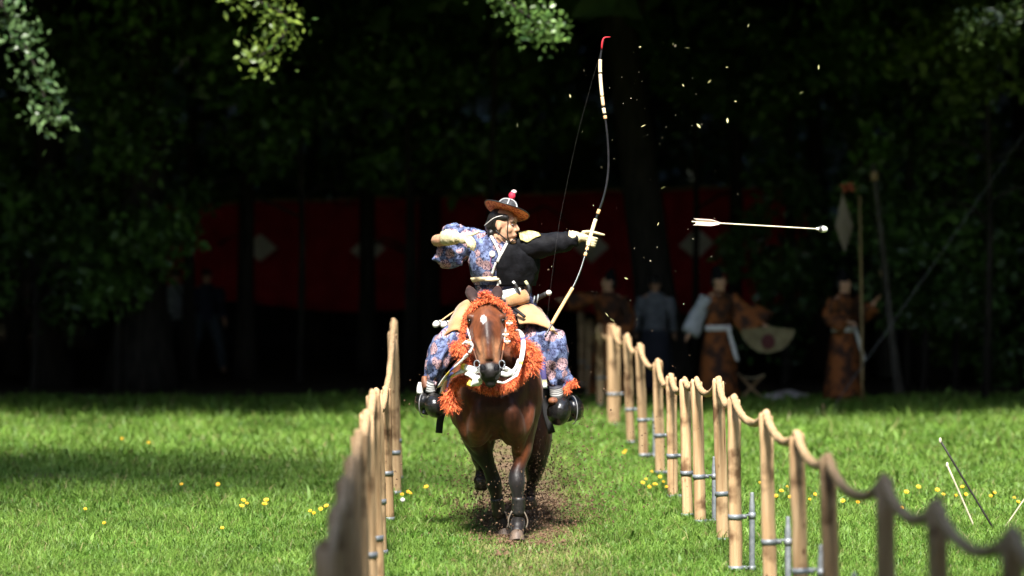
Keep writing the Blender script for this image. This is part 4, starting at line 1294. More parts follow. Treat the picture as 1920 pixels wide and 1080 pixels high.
# hat
hatN = (Vector((math.sin(math.radians(19)), 0, math.cos(math.radians(19)))) + Vector((0, .34, 0))).normalized()
hatX = Vector((1, 0, 0)) - hatN * hatN.x; hatX.normalize()
hatY = hatN.cross(hatX)
hatC = W(949, 397, 23.83)
def hat_surf(prof, n=36):
    V, F = [], []
    for r_, z in prof:
        for k in range(n):
            a = 2 * math.pi * k / n
            zz = z + .012 * math.cos(2 * a) * (r_ / .17) ** 2
            V.append(hatC + hatX * r_ * math.cos(a) + hatY * r_ * math.sin(a) + hatN * zz)
    for j in range(len(prof) - 1):
        for k in range(n):
            F.append((j * n + k, j * n + (k + 1) % n, (j + 1) * n + (k + 1) % n, (j + 1) * n + k))
    return V, F
mstraw = mat('hat_weave', (.055, .055, .055), (.014, .014, .015), .5, 60, .5, .5, 180)
munder = mat('hat_lining', (.78, .25, .11), (.40, .045, .025), .7, 55, .3, lo=.42, hi=.52)
hat = MB(); hat.add(*hat_surf([(.172, .008), (.174, .012), (.15, .014), (.11, .010), (.085, .012), (.078, .036), (.064, .066), (.042, .087), (.018, .097), (.001, .099)]))
ho = hat.build('hat', mstraw, per)
mb = MB(); mb.add(*hat_surf([(.171, .006), (.15, .0), (.11, -.006), (.08, -.004), (.001, .0)])); k_ = mb.build('lining', munder, per); k_.parent = ho
mb = MB(); 
rim = [hatC + hatX * .173 * math.cos(a) + hatY * .173 * math.sin(a) + hatN * (.009 + .012 * math.cos(2 * a)) for a in [i * math.pi / 24 for i in range(49)]]
mb.add(*tube(rim, .0045, 6, 1, False)); k_ = mb.build('rim', M['leather'], per); k_.parent = ho
mb = MB()
for a in (0.3, 1.4, 2.5, 3.6, 4.7, 5.8):
    mb.add(*tube([hatC + hatX * q * math.cos(a) + hatY * q * math.sin(a) + hatN * z for q, z in ((.085, .016), (.08, .038), (.065, .069), (.042, .090), (.015, .101))], .006, 6, 3))
k_ = mb.build('crown_ribs', mat('hat_ribs', (.40, .40, .38), (.2, .2, .2), .5), per); k_.parent = ho
pt = hatC + hatN * .103
mb = MB()
mb.add(*ell(pt + hatN * .028 + Vector((.004, 0, 0)), (.026, .026, .032)), (.56, .02, .05))
mb.add(*ell(pt + hatN * .062 + Vector((.008, 0, 0)), (.021, .021, .017)), (.74, .55, .55))
mb.add(*tube([pt - Vector((.03, 0, 0)), pt + Vector((-.01, -.02, .0)), pt + Vector((.015, -.015, -.004))], .006, 6, 2), (.7, .7, .68))
k_ = mb.build('pompom', M['vc'], per); k_.parent = ho
# chin cords
mb = MB()
mb.add(*tube([H(.062, .068, .075), H(.062, .062, .02), H(.058, .058, -.04), H(.060, .042, -.085), H(.068, .0, -.122)], .0045, 6, 4))
mb.add(*tube([H(-.015, .088, -.03), H(.01, .078, -.055), H(.045, .055, -.088), H(.066, .02, -.118)], .0055, 6, 4))
mb.add(*tube([H(.066, .03, -.112), H(.09, .028, -.09), H(.10, .0, -.084)], .0045, 6, 4))
mb.build('chin_cord', M['leather'], per)
mb = MB(); mb.add(*tube([H(.03, .074, .075), H(-.03, .09, .055), H(-.08, .085, .02), H(-.12, .05, .0)], .003, 6, 4)); mb.build('hat_cord', M['whitecloth'], per)

# kimono torso
tors = [(532, 889, 996, .15), (520, 885, 1000, .155), (505, 880, 1003, .16), (490, 878, 1003, .16), (475, 880, 998, .155), (462, 884, 988, .14), (452, 889, 978, .12), (444, 899, 966, .09), (437, 917, 954, .066)]
def tor_frame(py):
    """interpolated left px, right px, depth at row py"""
    T = sorted(tors)
    if py <= T[0][0]: return T[0][1:]
    for a, b in zip(T[:-1], T[1:]):
        if a[0] <= py <= b[0]:
            k = (py - a[0]) / (b[0] - a[0]); return tuple(lerp(x, y, k) for x, y in zip(a[1:], b[1:]))
    return T[-1][1:]
def tor_Y(py): return 23.90 + (py - 440) / 100 * .09
def tor_pt(py, th, off=0.0):
    """th 0 = picture right, pi/2 = front"""
    l, r_, d = tor_frame(py)
    Y = tor_Y(py)
    c = W((l + r_) / 2, py, Y)
    rx = (r_ - l) / 2 * Y / FPX + off
    p = c + Vector((rx * math.cos(th), -(d + off) * math.sin(th), 0))
    q_ = Vector((p.x * 13 + p.z * 5, p.y * 13, p.z * 5))
    fo = .013 * (.4 - abs(mnoise.noise(q_)) * 2) + .008 * (.4 - abs(mnoise.noise(q_ * 2.1)) * 2)
    return p + Vector((math.cos(th), -math.sin(th), 0)) * fo
def tor_front(px, py, off=0.0):
    l, r_, d = tor_frame(py)
    k = max(-1, min(1, (px - (l + r_) / 2) / ((r_ - l) / 2)))
    return tor_pt(py, math.acos(k), off)
mb = MB(); V = []; F = []
n = 44; rows = 26
for j in range(rows + 1):
    py = 534 - (534 - 438) * j / rows
    for k in range(n): V.append(tor_pt(py, 2 * math.pi * k / n))
for j in range(rows):
    for k in range(n): F.append((j * n + k, j * n + (k + 1) % n, (j + 1) * n + (k + 1) % n, (j + 1) * n + k))
mb.add(V, F); mb.build('kimono', M['kimono'], per)
# black robe over his left half
def robe_edge(py):      # px of the robe's front edge
    T = [(440, 962), (448, 955), (462, 947), (480, 938), (497, 930), (520, 932), (534, 936)]
    for a, b in zip(T[:-1], T[1:]):
        if a[0] <= py <= b[0]: return lerp(a[1], b[1], (py - a[0]) / (b[0] - a[0]))
    return T[-1][1]
def robe_fn(u, v):
    py = lerp(441, 536, v)
    l, r_, d = tor_frame(py)
    k = max(-1, min(1, (robe_edge(py) - (l + r_) / 2) / ((r_ - l) / 2)))
    th = lerp(math.acos(k), -math.pi * .62, u)
    return tor_pt(py, th, .014 + .02 * math.sin(math.pi * u) * sm(0, .5, v))
mb = MB(); mb.add(*sheet(robe_fn, 30, 20, .008)); mb.build('black_robe', M['blackcloth'], per)
# white collars
def collar(pl, wd, off, name='collar'):
    pts = [tor_front(a, b, off) for a, b in pl]
    mb = MB(); mb.add(*loft([(tuple(p), wd, .005) for p in pts], 8, (1, 0, 0), 4)); mb.build(name, M['whitecloth'], per)
collar([(921, 440), (925, 450), (931, 463), (937, 478), (938, 486)], .0105, .010)
collar([(951, 444), (948, 456), (944, 466), (938, 478), (932, 492)], .0105, .020)
collar([(930, 492), (926, 503), (923, 514)], .009, .014, 'robe_tie')
collar([(938, 532), (936, 526), (934, 532), (931, 545)], .008, .02, 'robe_tie')
# skin at the open neck
# crest badge and cords on the chest
mb = MB(); c = tor_front(923, 476, .008); mb.add(*ell(c, (.023, .006, .024))); mb.build('crest_badge', M['whitecloth'], per)
mb = MB(); mb.add(*tube([tor_front(925, 470, .012), tor_front(920, 490, .012), tor_front(924, 502, .012), tor_front(931, 492, .014)], .004, 6, 4)); mb.build('chest_cord', mat('violet_cord', (.30, .12, .26), None, .7), per)
# yellow shoulder patch
mb = MB(); mb.add(*sheet(lambda u, v: W(972 + 38 * u + 4 * v, 437 - 4 * math.sin(u * 3.1) + v * (22 - 26 * abs(u - .35)), 23.785 + .05 * (1 - v) ** 2 + .02 * u) + Vector((0, -.004 * math.sin(u * 30) , 0)), 16, 8, .008))
mb.build('shoulder_patch', mat('yellow_brocade', (.62, .56, .25), (.34, .27, .08), .6, 30), per)
# belt and sash
mb = MB(); V = []; F = []
for z, o_ in ((521, .004), (521, .010), (529, .010), (529, .004)):
    for k in range(n): V.append(tor_pt(z - 3 * math.sin(2 * math.pi * k / n), 2 * math.pi * k / n, o_))
for j in range(4):
    for k in range(n): F.append((j * n + k, j * n + (k + 1) % n, ((j + 1) % 4) * n + (k + 1) % n, ((j + 1) % 4) * n + k))
mb.add(V, F); mb.build('belt', M['cream'], per)
mb = MB(); mb.add(*tube([tor_front(912, 525, .012), tor_front(926, 524, .02), tor_front(936, 523, .028)], [.008, .012, .009], 8, 3)); mb.build('belt_knot', M['cream'], per)
# hips
hips = [(530, 890, 996, .15), (545, 893, 996, .16), (560, 889, 1000, .19), (580, 884, 1008, .22), (596, 890, 1000, .20)]
mb = MB()
mb.add(*loft([(tuple(W((l + r_) / 2, py, 24.0)), (r_ - l) / 2 * 24 / FPX, d) for py, l, r_, d in hips], 32, (1, 0, 0), 4, warp=folds(.012, 16)))
mb.build('waist_wrap', kimono_mat('waist_print', (.07, .08, .16), (.02, .02, .05), (.30, .20, .22)), per)
strap([A(941, 556, 23.80), A(957, 552, 23.79), A(976, 549, 23.82)], .020, .040, 'white_sash', bands((0, (.66, .66, .60))), per, (0, 1, 0))
mb = MB(); mb.add(*loft([(tuple(A(950, 566, 23.79)), .03, .035), (tuple(A(968, 562, 23.78)), .035, .045), (tuple(A(988, 555, 23.82)), .035, .05)], 12, (0, 1, 0), 3, warp=folds(.01, 30))); mb.build('fur_band', M['fur'], per)
# his left sleeve (picture right)
def slv(p, t, th, c):
    q = p + (p - c).normalized() * (.007 * (.5 - abs(math.sin(t * 15 + 1.6 * math.sin(th + 1)))) * (.4 + t) + .012 * (.4 - abs(mnoise.noise(Vector((p.x * 7, p.y * 20, p.z * 20)))) * 2))
    return q
mb = MB(); mb.add(*loft([(tuple(W(966, 462, 23.92)), .13, .12), (tuple(W(990, 463, 23.90)), .105, .11), (tuple(W(1012, 461, 23.88)), .096, .10), (tuple(W(1035, 457, 23.865)), .088, .085), (tuple(W(1058, 453, 23.86)), .078, .065), (tuple(W(1074, 450, 23.85)), .058, .05), (tuple(W(1084, 449, 23.85)), .046, .042)], 22, (0, 0, 1), 6, warp=slv))
mb.build('black_sleeve', M['blackcloth'], per)
mb = MB(); mb.add(*loft([(tuple(W(970, 480, 23.95)), .14, .10), (tuple(W(985, 500, 23.97)), .09, .09), (tuple(W(1000, 520, 24.0)), .03, .04)], 16, (1, 0, 0), 4, warp=folds(.014, 14, 3))); mb.build('robe_drape', M['blackcloth'], per)
# his right sleeve (picture left), rolled high with a hanging end
mb = MB(); mb.add(*loft([(tuple(W(905, 462, 23.94)), .11, .11), (tuple(W(885, 454, 23.97)), .10, .11), (tuple(W(865, 445, 24.0)), .088, .10), (tuple(W(848, 438, 24.02)), .075, .09), (tuple(W(834, 434, 24.04)), .05, .06), (tuple(W(829, 433, 24.04)), .02, .03)], 20, (0, 0, 1), 5, warp=folds(.028, 13, 5)))
mb.add(*loft([(tuple(W(872, 455, 23.98)), .10, .07), (tuple(W(856, 470, 23.97)), .105, .06), (tuple(W(842, 484, 23.97)), .115, .05), (tuple(W(839, 494, 23.98)), .09, .04), (tuple(W(838, 504, 23.98)), .03, .02)], 20, (1, 0, 0), 5, warp=folds(.03, 15, 9)))
fuse(mb, .009, 2).build('kimono_sleeve', M['kimono'], per)
# gloves
def glove(parts, name, cuff):
    mb = MB()
    for p in parts: mb.add(*p)
    f = fuse(mb, .0042, 2, .4)
    g = f.build(name, M['glove'], per)
    m2 = MB(); m2.add(*loft(cuff, 16, (0, 0, 1), 4, warp=folds(.006, 40)))
    c_ = m2.build('cuff', M['glove'], per); c_.parent = g
    return g
parts = [ell(W(1096, 444, 23.835), (.050, .026, .036), Euler((0, .15, 0)).to_matrix()), tube([W(1076, 446, 23.85), W(1088, 445, 23.845)], [.034, .036], 12, 1)]
for i, yy in enumerate((446.5, 451.3, 456, 460)):
    parts.append(tube([W(1100, yy - 2, 23.815), W(1108 - i * .6, yy - 1, 23.788), W(1116 - i * 1.2, yy + .5, 23.792), W(1119.5 - i * 1.6, yy + 1.5, 23.818), W(1114 - i * 1.6, yy + 2, 23.842)], [.0105, .0105, .0105, .0098, .0085], 8, 3))
parts.append(tube([W(1092, 436, 23.83), W(1104, 434.5, 23.806), W(1116, 436.5, 23.80), W(1126, 439, 23.80), W(1134, 440.5, 23.80)], [.015, .0125, .0115, .0105, .007], 8, 3))
glove(parts, 'glove', [(tuple(W(1067, 446, 23.855)), .056, .05), (tuple(W(1076, 446, 23.85)), .050, .044), (tuple(W(1086, 445, 23.845)), .040, .036)])
parts = [ell(W(868, 447, 23.655), (.040, .024, .042), Euler((0, -.2, 0)).to_matrix()), tube([W(853, 446, 23.71), W(864, 447, 23.67)], [.034, .036], 12, 1)]
for a, b_, c_ in (((874, 452), (878, 460), (877, 465)), ((878, 451), (883, 461), (883, 469)), ((881, 449), (887, 460), (888, 471)), ((882, 445), (890, 455), (891, 465))):
    parts.append(tube([W(868, 447, 23.655), W(*a, 23.635), W(*b_, 23.625), W(*c_, 23.64)], [.013, .0115, .0105, .008], 8, 3))
parts.append(tube([W(872, 442, 23.65), W(884, 440, 23.635), W(893, 437, 23.63), W(899, 433, 23.63)], [.015, .012, .0105, .008], 8, 3))
glove(parts, 'glove', [(tuple(W(836, 446, 23.81)), .062, .058), (tuple(W(846, 446, 23.75)), .054, .050), (tuple(W(857, 446, 23.695)), .042, .040)])
# trousers (wide printed) and hide chaps
mb = MB(); mb.add(*loft([(tuple(W(970, 588, 24.0)), .10, .12), (tuple(W(1000, 618, 23.82)), .135, .13), (tuple(W(1021, 640, 23.68)), .15, .12), (tuple(W(1034, 662, 23.66)), .14, .10), (tuple(W(1041, 690, 23.68)), .122, .09), (tuple(W(1047, 712, 23.70)), .100, .088), (tuple(W(1049, 726, 23.71)), .098, .085)], 40, (1, 0, 0), 6, warp=pleats(.016, 7, 2)))
mb.build('trouser_leg', M['kimono'], per)
mb = MB(); mb.add(*loft([(tuple(W(900, 588, 24.0)), .10, .12), (tuple(W(872, 615, 23.82)), .11, .12), (tuple(W(846, 638, 23.68)), .105, .12), (tuple(W(830, 660, 23.66)), .098, .12), (tuple(W(818, 688, 23.68)), .086, .10), (tuple(W(812, 706, 23.70)), .072, .08), (tuple(W(811, 718, 23.71)), .06, .075)], 40, (1, 0, 0), 6, warp=pleats(.014, 7, 8)))
mb.build('trouser_leg', M['kimono'], per)
def chap(c00, c10, c01, c11, bulge):
    P = [W(*q) for q in (c00, c10, c01, c11)]
    def f(u, v):
        a = P[0].lerp(P[1], u); b = P[2].lerp(P[3], u)
        p = a.lerp(b, v)
        p += Vector((0, -.75, .66)) * (bulge * math.sin(math.pi * u) * (.55 + .45 * math.sin(math.pi * v)))
        return p + Vector((0, .0, .006 * mnoise.noise(p * 20)))
    return sheet(f, 14, 14, .012)
mb = MB(); mb.add(*chap((962, 573, 23.86), (1014, 580, 24.05), (974, 607, 23.60), (1046, 628, 23.60), .095)); mb.build('hide_chap', M['fur'], per)
mb = MB(); mb.add(*chap((884, 564, 23.86), (856, 578, 24.05), (868, 620, 23.60), (828, 633, 23.60), .07)); mb.build('hide_chap', M['fur'], per)
strap([A(966, 580, 23.66), A(974, 586, 23.62), A(984, 594, 23.58)], .012, .012, 'black_tab', bands((0, (.012, .012, .012))), per)
# footwear: striped leggings, white sock, orange tie, shoe
def stripes(t): return (.70, .70, .68) if int(t * 9) % 2 else (.03, .03, .04)
strap([A(1042, 724, 23.64), A(1043, 732, 23.65), A(1044, 742, 23.66)], .050, .05, 'striped_legging', stripes, per, n=14)
strap([A(811, 713, 23.66), A(808, 724, 23.67), A(808, 733, 23.68)], .040, .045, 'striped_legging', stripes, per, n=14)
mb = MB(); mb.add(*loft([(tuple(A(789, 717, 23.72)), .018, .03), (tuple(A(788, 727, 23.72)), .026, .04), (tuple(A(788, 738, 23.72)), .028, .04)], 12, (1, 0, 0), 3)); mb.build('sock', M['whitecloth'], per)
mb = MB(); mb.add(*loft([(tuple(A(796, 706, 23.70)), .02, .03), (tuple(A(797, 718, 23.69)), .03, .04), (tuple(A(800, 728, 23.68)), .03, .04)], 12, (1, 0, 0), 3)); mb.build('shin_guard', mat('shin_brown', (.20, .075, .03), (.09, .03, .015), .6), per)
fringe([A(1066, 722, 23.62), A(1074, 718, 23.6), A(1080, 719, 23.6)], 120, .035, 31, 'shoe_tie', per, .012)
fringe([A(1063, 726, 23.6), A(1064, 736, 23.58)], 60, .03, 32, 'shoe_tie', per, .012)

# ================================================================ BOW, ARROWS, SWORD
bow = thing('bow', W(1110, 440, 23.80), 'tall black lacquered longbow with pale rattan bindings in the outstretched gloved hand', 'bow')
BP = [(1133, 71), (1129, 88), (1125.5, 113), (1125.5, 140), (1128, 172), (1132, 205), (1135, 222), (1139, 258), (1141, 300), (1138.5, 338), (1131, 372), (1121, 400), (1114, 420), (1107.5, 442), (1101, 466), (1096, 482), (1087, 510), (1074, 539), (1060, 563), (1046, 587), (1032, 612), (1022, 632)]
def bowY(py): return 23.80 + (440 - py) / 370 * .25 if py < 440 else 23.80 - (py - 440) / 190 * .32
bpts = [W(a, b, bowY(b)) for a, b in BP]
bs = [Vector(p) for p in spline([tuple(p) for p in bpts], 6)]
bpy_rows = [r_[1] for r_ in spline(BP, 6)]
brad = [lerp(.007, .0095, math.sin(math.pi * i / (len(bs) - 1))) for i in range(len(bs))]
mb = MB(); mb.add(*tube(bs, brad, 10, 1)); mb.build('stave', M['lacquer'], bow)
RAT, RATO, = (.70, .56, .36), (.62, .34, .16)
for y0, y1, c, nm in ((112, 136, RAT, 'rattan_wrap'), (139, 181, RAT, 'rattan_wrap'), (182, 199, (.66, .42, .24), 'rattan_wrap'), (203, 213, RAT, 'rattan_wrap'), (217, 223, RATO, 'rattan_wrap'), (393, 401, RATO, 'rattan_wrap'),
                      (411, 462, (.70, .58, .36), 'grip'), (464, 469, RATO, 'rattan_wrap'), (474, 480, RATO, 'rattan_wrap'), (540, 608, (.60, .36, .17), 'rattan_wrap')):
    idx = [i for i, y in enumerate(bpy_rows) if y0 <= y <= y1]
    def at(y):
        for i in range(len(bpy_rows) - 1):
            if bpy_rows[i] <= y <= bpy_rows[i + 1]:
                return bs[i].lerp(bs[i + 1], (y - bpy_rows[i]) / (bpy_rows[i + 1] - bpy_rows[i]))
        return bs[-1]
    pts = [at(y0)] + [bs[i] for i in idx] + [at(y1)]
    mb = MB(); V, F = tube(pts, .0132 if nm != 'grip' else .0145, 10, 1); mb.add(V, F, c); mb.build(nm, M['vc'], bow)
mb = MB(); 
a = bs[0]
mb.add(*tube([W(1128, 92, bowY(92)) + Vector((0, -.012, 0)), W(1129, 80, bowY(80)) + Vector((0, -.014, 0)), a + Vector((.0, -.01, 0)), a + Vector((.045, -.01, .006))], [.006, .007, .006, .003], 6, 3)); mb.build('red_tie', M['red'], bow)
mb = MB(); mb.add(*tube([bs[2], W(1108, 160, bowY(160)), W(1083, 253, bowY(253)), W(1056, 380, 23.84), W(1044, 450, 23.70), W(1030, 560, 23.56), bs[-2]], .0004, 5, 5)); mb.build('bowstring', mat('string', (.04, .035, .03), None, .8), bow)

def arrow(p0, p1, label, kab=True, shaft=(.70, .60, .42), fl=True, group=None, rad=.005):
    t = thing('arrow', p0, label, 'arrow', group)
    d = (p1 - p0).normalized(); L = (p1 - p0).length
    mb = MB(); V, F = tube([p0, p0.lerp(p1, .5), p1], rad, 8, 2); mb.add(V, F, shaft); mb.build('shaft', M['vc'], t)
    up = Vector((0, 0, 1)) - d * d.z; up.normalize(); sd = d.cross(up)
    if fl:
        for k in range(3):
            a = .6 + k * 2.094
            o_ = up * math.cos(a) + sd * math.sin(a)
            q0 = p0 + d * .03
            mb = MB(); mb.add(*sheet(lambda u, v: q0 + d * (u * .19 + (-.02 if v > .5 else 0) * (1 - u)) + o_ * (.005 + v * .024 * min(1, (1 - u) * 3.0)), 8, 2, .002)); mb.add
            mb.c = [(.62, .50, .42)] * len(mb.v)
            mb.build('feather', M['vc'], t)
    if kab:
        mb = MB()
        prof = [(-.03, .007), (-.02, .012), (-.012, .010), (-.004, .020), (.012, .0255), (.034, .0255), (.05, .019), (.058, .010)]
        V, F = loft([(tuple(p1 + d * a), q, q) for a, q in prof], 14, up, 2)
        cols = [(.70, .68, .62) if ((Vector(p) - p1).dot(d) > .022 or (Vector(p) - p1).dot(d) < -.008) else (.03, .03, .03) for p in V]
        mb.add(V, F, cols); mb.build('whistle_bulb', M['vcgloss'], t)
    return t
arrow(W(1297, 415.5, 23.85), W(1537, 429.5, 23.85), 'turnip-headed arrow in flight to the right of the bow')
arrow(W(876, 566, 24.25), W(822, 605, 23.98), 'spare bulb-headed arrow sticking out lowest at the rider hip', fl=False, shaft=(.6, .40, .2), group='spare arrows at the rider hip')
arrow(W(884, 571, 24.3), W(836, 606, 24.02), 'spare bulb-headed arrow beside the horse fringe, inner one', fl=False, shaft=(.6, .40, .2), group='spare arrows at the rider hip')
sw = thing('sword', W(995, 565, 23.95), 'black hilted sword with pale pommel thrust through the rider sash', 'sword')
strap([A(985, 570, 24.0), A(1008, 559, 23.93), A(1024, 551, 23.88)], .019, .016, 'hilt', bands((0, (.012, .012, .013))), sw, (0, 0, 1))
mb = MB(); mb.add(*ell(A(1029, 549, 23.86), (.022, .018, .020))); mb.build('pommel', M['whitecloth'], sw)
mb = MB()
for k in range(2):
    c = A(1001 + 7 * k, 563 - 3 * k, 23.93)
    mb.add(*tube([c + Vector((.006 * math.cos(a) * .8, .03 * math.cos(a + 1.57), .03 * math.sin(a + 1.57))) for a in [i * math.pi / 8 for i in range(17)]], .005, 6, 1))
mb.build('guard', M['steel'], sw)
strap([A(962, 528, 23.78), A(968, 536, 23.76), A(974, 552, 23.77), A(972, 566, 23.79)], .010, .008, 'hanger', bands((0, WH), (.15, (.02, .02, .02))), sw)
strap([A(985, 527, 23.82), A(992, 540, 23.80), A(990, 556, 23.82)], .012, .008, 'hanger', bands((0, (.4, .38, .2)), (.3, (.02, .02, .02))), sw)

# ================================================================ PEOPLE IN THE SHADE OF THE WOOD
def figure(px, Y, label, h=1.68, rz=0.0, top=None, low=None, arms=None, hat='cap', robe=True, sash=False, hatmat=None, stride=.12, wide_sleeve=True, head_yaw=0.0, inner=None, billow=1.0):
    """costumed bystander; arms = ((elbow),(wrist)) for picture-left and picture-right arm, local metres"""
    g = W(px, 600, Y)
    t = thing('person', (g.x, Y, 0), label, 'person', 'people standing in the shade of the wood', rz)
    k = h / 1.68
    b = MB()
    R = Euler((0, 0, head_yaw)).to_matrix()
    hc = Vector((0, 0, 1.555))
    b.add(*ell(hc, (.074, .092, .105), R)); b.add(*ell(hc + R @ Vector((0, -.025, -.05)), (.055, .06, .07), R))
    b.add(*ell(hc + R @ Vector((0, -.098, -.012)), (.013, .018, .022), R)); b.add(*ell(hc + R @ Vector((0, -.07, -.1)), (.025, .022, .018), R))
    for s in (-1, 1): b.add(*ell(hc + R @ Vector((s * .076, .0, -.01)), (.01, .017, .03), R))
    b.add(*tube([(0, 0, 1.48), (0, 0.01, 1.38)], [.052, .06], 10, 1))
    b.add(*loft([((0, 0, 1.42), .09, .06), ((0, 0, 1.36), .18, .09), ((0, 0, 1.15), .16, .105), ((0, 0, .98), .14, .10), ((0, 0, .86), .16, .11)], 14, (1, 0, 0), 3))
    for s in (-1, 1):
        b.add(*tube([(s * .085, 0, .9), (s * (.09 + stride * .3), -.02 * s, .48), (s * (.09 + stride * .5), .03 * s, .08)], [.085, .06, .042], 10, 3))
        b.add(*ell((s * (.09 + stride * .5), -.05 + .03 * s, .04), (.045, .12, .045)))
    arms = arms or (((-.24, 0, 1.1), (-.27, -.1, .86)), ((.24, 0, 1.1), (.27, -.1, .86)))
    hands = []
    for s, (e, w_) in zip((-1, 1), arms):
        sh = Vector((s * .175, 0, 1.36)); e = Vector(e); w_ = Vector(w_)
        b.add(*tube([sh, e, w_], [.056, .045, .032], 10, 3))
        d = (w_ - e).normalized()
        b.add(*ell(w_ + d * .05, (.03, .022, .045), d.to_track_quat('Z', 'Y').to_matrix()))
        sd = d.cross(Vector((0, 1, 0.2))).normalized()
        for q in range(4):
            o_ = sd * (.012 * (q - 1.5))
            b.add(*tube([w_ + d * .07 + o_, w_ + d * .11 + o_, w_ + d * .135 + o_ + Vector((0, -.012, 0))], [.0085, .008, .006], 6, 1))
        b.add(*tube([w_ + d * .03 + sd * .025, w_ + d * .07 + sd * .045], [.01, .008], 6, 1))
    f = fuse(b, .016, 2, .4)
    f.v = [tuple(x * k for x in p) for p in f.v]
    f.build('body', M['skin'], t, local=True)
    def part(mb, name, m): 
        mb.v = [tuple(x * k for x in p) for p in mb.v]
        return mb.build(name, m, t, local=True)
    top = top or M['costume']; low = low or M['costume']
    mb = MB(); mb.add(*loft([((0, 0, .84), .19, .14), ((0, 0, .98), .165, .125), ((0, 0, 1.15), .185, .13), ((0, 0, 1.32), .21, .115), ((0, 0, 1.40), .13, .085), ((0, 0, 1.44), .075, .07)], 20, (1, 0, 0), 4, warp=folds(.016, 11, px)))
    part(mb, 'jacket', top)
    if robe:
        mb = MB(); mb.add(*loft([((0, 0, .90), .18, .14), ((0, 0, .7), .22, .19), ((0, 0, .35), .25, .22), ((0, 0, .06), .27, .24)], 26, (1, 0, 0), 5, warp=lambda p, t_, th, c: p + (p - c).normalized() * (.02 * math.sin(11 * th) * (1 - t_ * 0 if False else 1) * (.3 + abs(c.z - .9)))))
        part(mb, 'skirt', low)
    else:
        for s in (-1, 1):
            mb = MB(); mb.add(*tube([(s * .085, 0, .93), (s * (.09 + stride * .3), -.02 * s, .48), (s * (.09 + stride * .5), .03 * s, .07)], [.115, .085, .07], 14, 4, warp=folds(.012, 12, s)))
            part(mb, 'trouser_leg', low)
    for s, (e, w_) in zip((-1, 1), arms):
        sh = Vector((s * .17, 0, 1.36)); e = Vector(e); w_ = Vector(w_)
        ws = (.11 * (billow if s > 0 else 1)) if wide_sleeve else .055
        mb = MB(); mb.add(*loft([(tuple(sh), .085, .085), (tuple(sh.lerp(e, .6)), .08, .09), (tuple(e + Vector((0, 0, -.02))), .075, ws), (tuple(w_.lerp(e, .12) + Vector((0, 0, -.04 if wide_sleeve else 0))), .06, ws * 1.2)], 16, (0, 1, 0), 4, warp=folds(.012, 13, s + px)))
        part(mb, 'sleeve', inner if (inner and s < 0) else top)
    hm = hatmat or M['blackcloth']
    mb = MB()
    if hat == 'cap':
        mb.add(*loft([(tuple(hc + R @ Vector((0, .02, .035))), .080, .098), (tuple(hc + R @ Vector((0, .02, .09))), .072, .085), (tuple(hc + R @ Vector((0, .04, .16))), .045, .07), (tuple(hc + R @ Vector((0, .06, .19))), .012, .03)], 16, (1, 0, 0), 4))
    else:
        mb.add(*loft([(tuple(hc + Vector((0, .015, .0))), .08, .098), (tuple(hc + Vector((0, .012, .07))), .079, .096), (tuple(hc + Vector((0, .01, .112))), .04, .05)], 16, (1, 0, 0), 4))
    if hat == 'cap':
        mh = MB(); mh.add(*ell(hc + R @ Vector((0, .045, -.01)), (.077, .062, .085), R)); part(mh, 'hair', M['hair'])
    part(mb, 'headgear' if hat == 'cap' else 'hair', hm if hat == 'cap' else M['hair'])
    if sash:
        mb = MB(); mb.add(*loft([((0, 0, .93), .192, .150), ((0, 0, 1.0), .178, .138)], 20, (1, 0, 0), 1)); part(mb, 'belt', M['whitecloth'])
        mb = MB(); mb.add(*sheet(lambda u, v: Vector((.02 + .05 * u + .09 * v, -.165 - .08 * v + .01 * math.sin(u * 6), .97 - .42 * v)), 4, 10, .008)); part(mb, 'sash_end', M['whitecloth'])
    return t
figure(1142, 43.5, 'person in rust brocade and dark cap pointing an arm to the left behind the fence', 1.7, -.35, arms=(((-.36, -.02, 1.34), (-.58, -.12, 1.33)), ((.26, 0, 1.1), (.24, -.14, .9))), head_yaw=-1.1)
figure(1228, 45.0, 'person in pale grey top with back turned behind the fence', 1.66, 3.0, top=mat('grey_cotton', (.17, .175, .185), (.10, .105, .115), .85, 12), low=mat('navy_cloth', (.02, .022, .035), None, .85), robe=True, wide_sleeve=False, hat='hair')
figure(1347, 42.2, 'person in rust brocade with one white sleeve hanging and the other billowing', 1.74, .45, arms=(((-.28, .05, 1.14), (-.42, .02, .90)), ((.30, -.16, 1.16), (.46, -.36, 1.0))), inner=mat('off_white_linen', (.46, .47, .50), (.32, .33, .36), .85, 10), sash=True, head_yaw=.6, billow=1.9)
figure(1582, 42.4, 'person in rust brocade with white sash standing at the target pole', 1.70, .7, arms=(((-.25, .02, 1.14), (-.12, -.2, 1.06)), ((.30, -.06, 1.14), (.36, -.22, 1.32))), sash=True, head_yaw=.3)
figure(330, 53.0, 'person in pale grey jacket half hidden beside the broad trunk', 1.66, .3, top=mat('light_grey_cotton', (.30, .32, .34), (.2, .22, .24), .85, 12), low=mat('black_trousers', (.015, .015, .018), None, .85), robe=False, wide_sleeve=False, hat='hair')
figure(388, 52.0, 'striding person in dark top and faded blue trousers under the curtain', 1.68, .2, top=mat('dark_navy', (.02, .022, .05), None, .85), low=mat('faded_denim', (.07, .09, .115), (.035, .05, .065), .85, 10), robe=False, wide_sleeve=False, hat='hair', stride=.36)

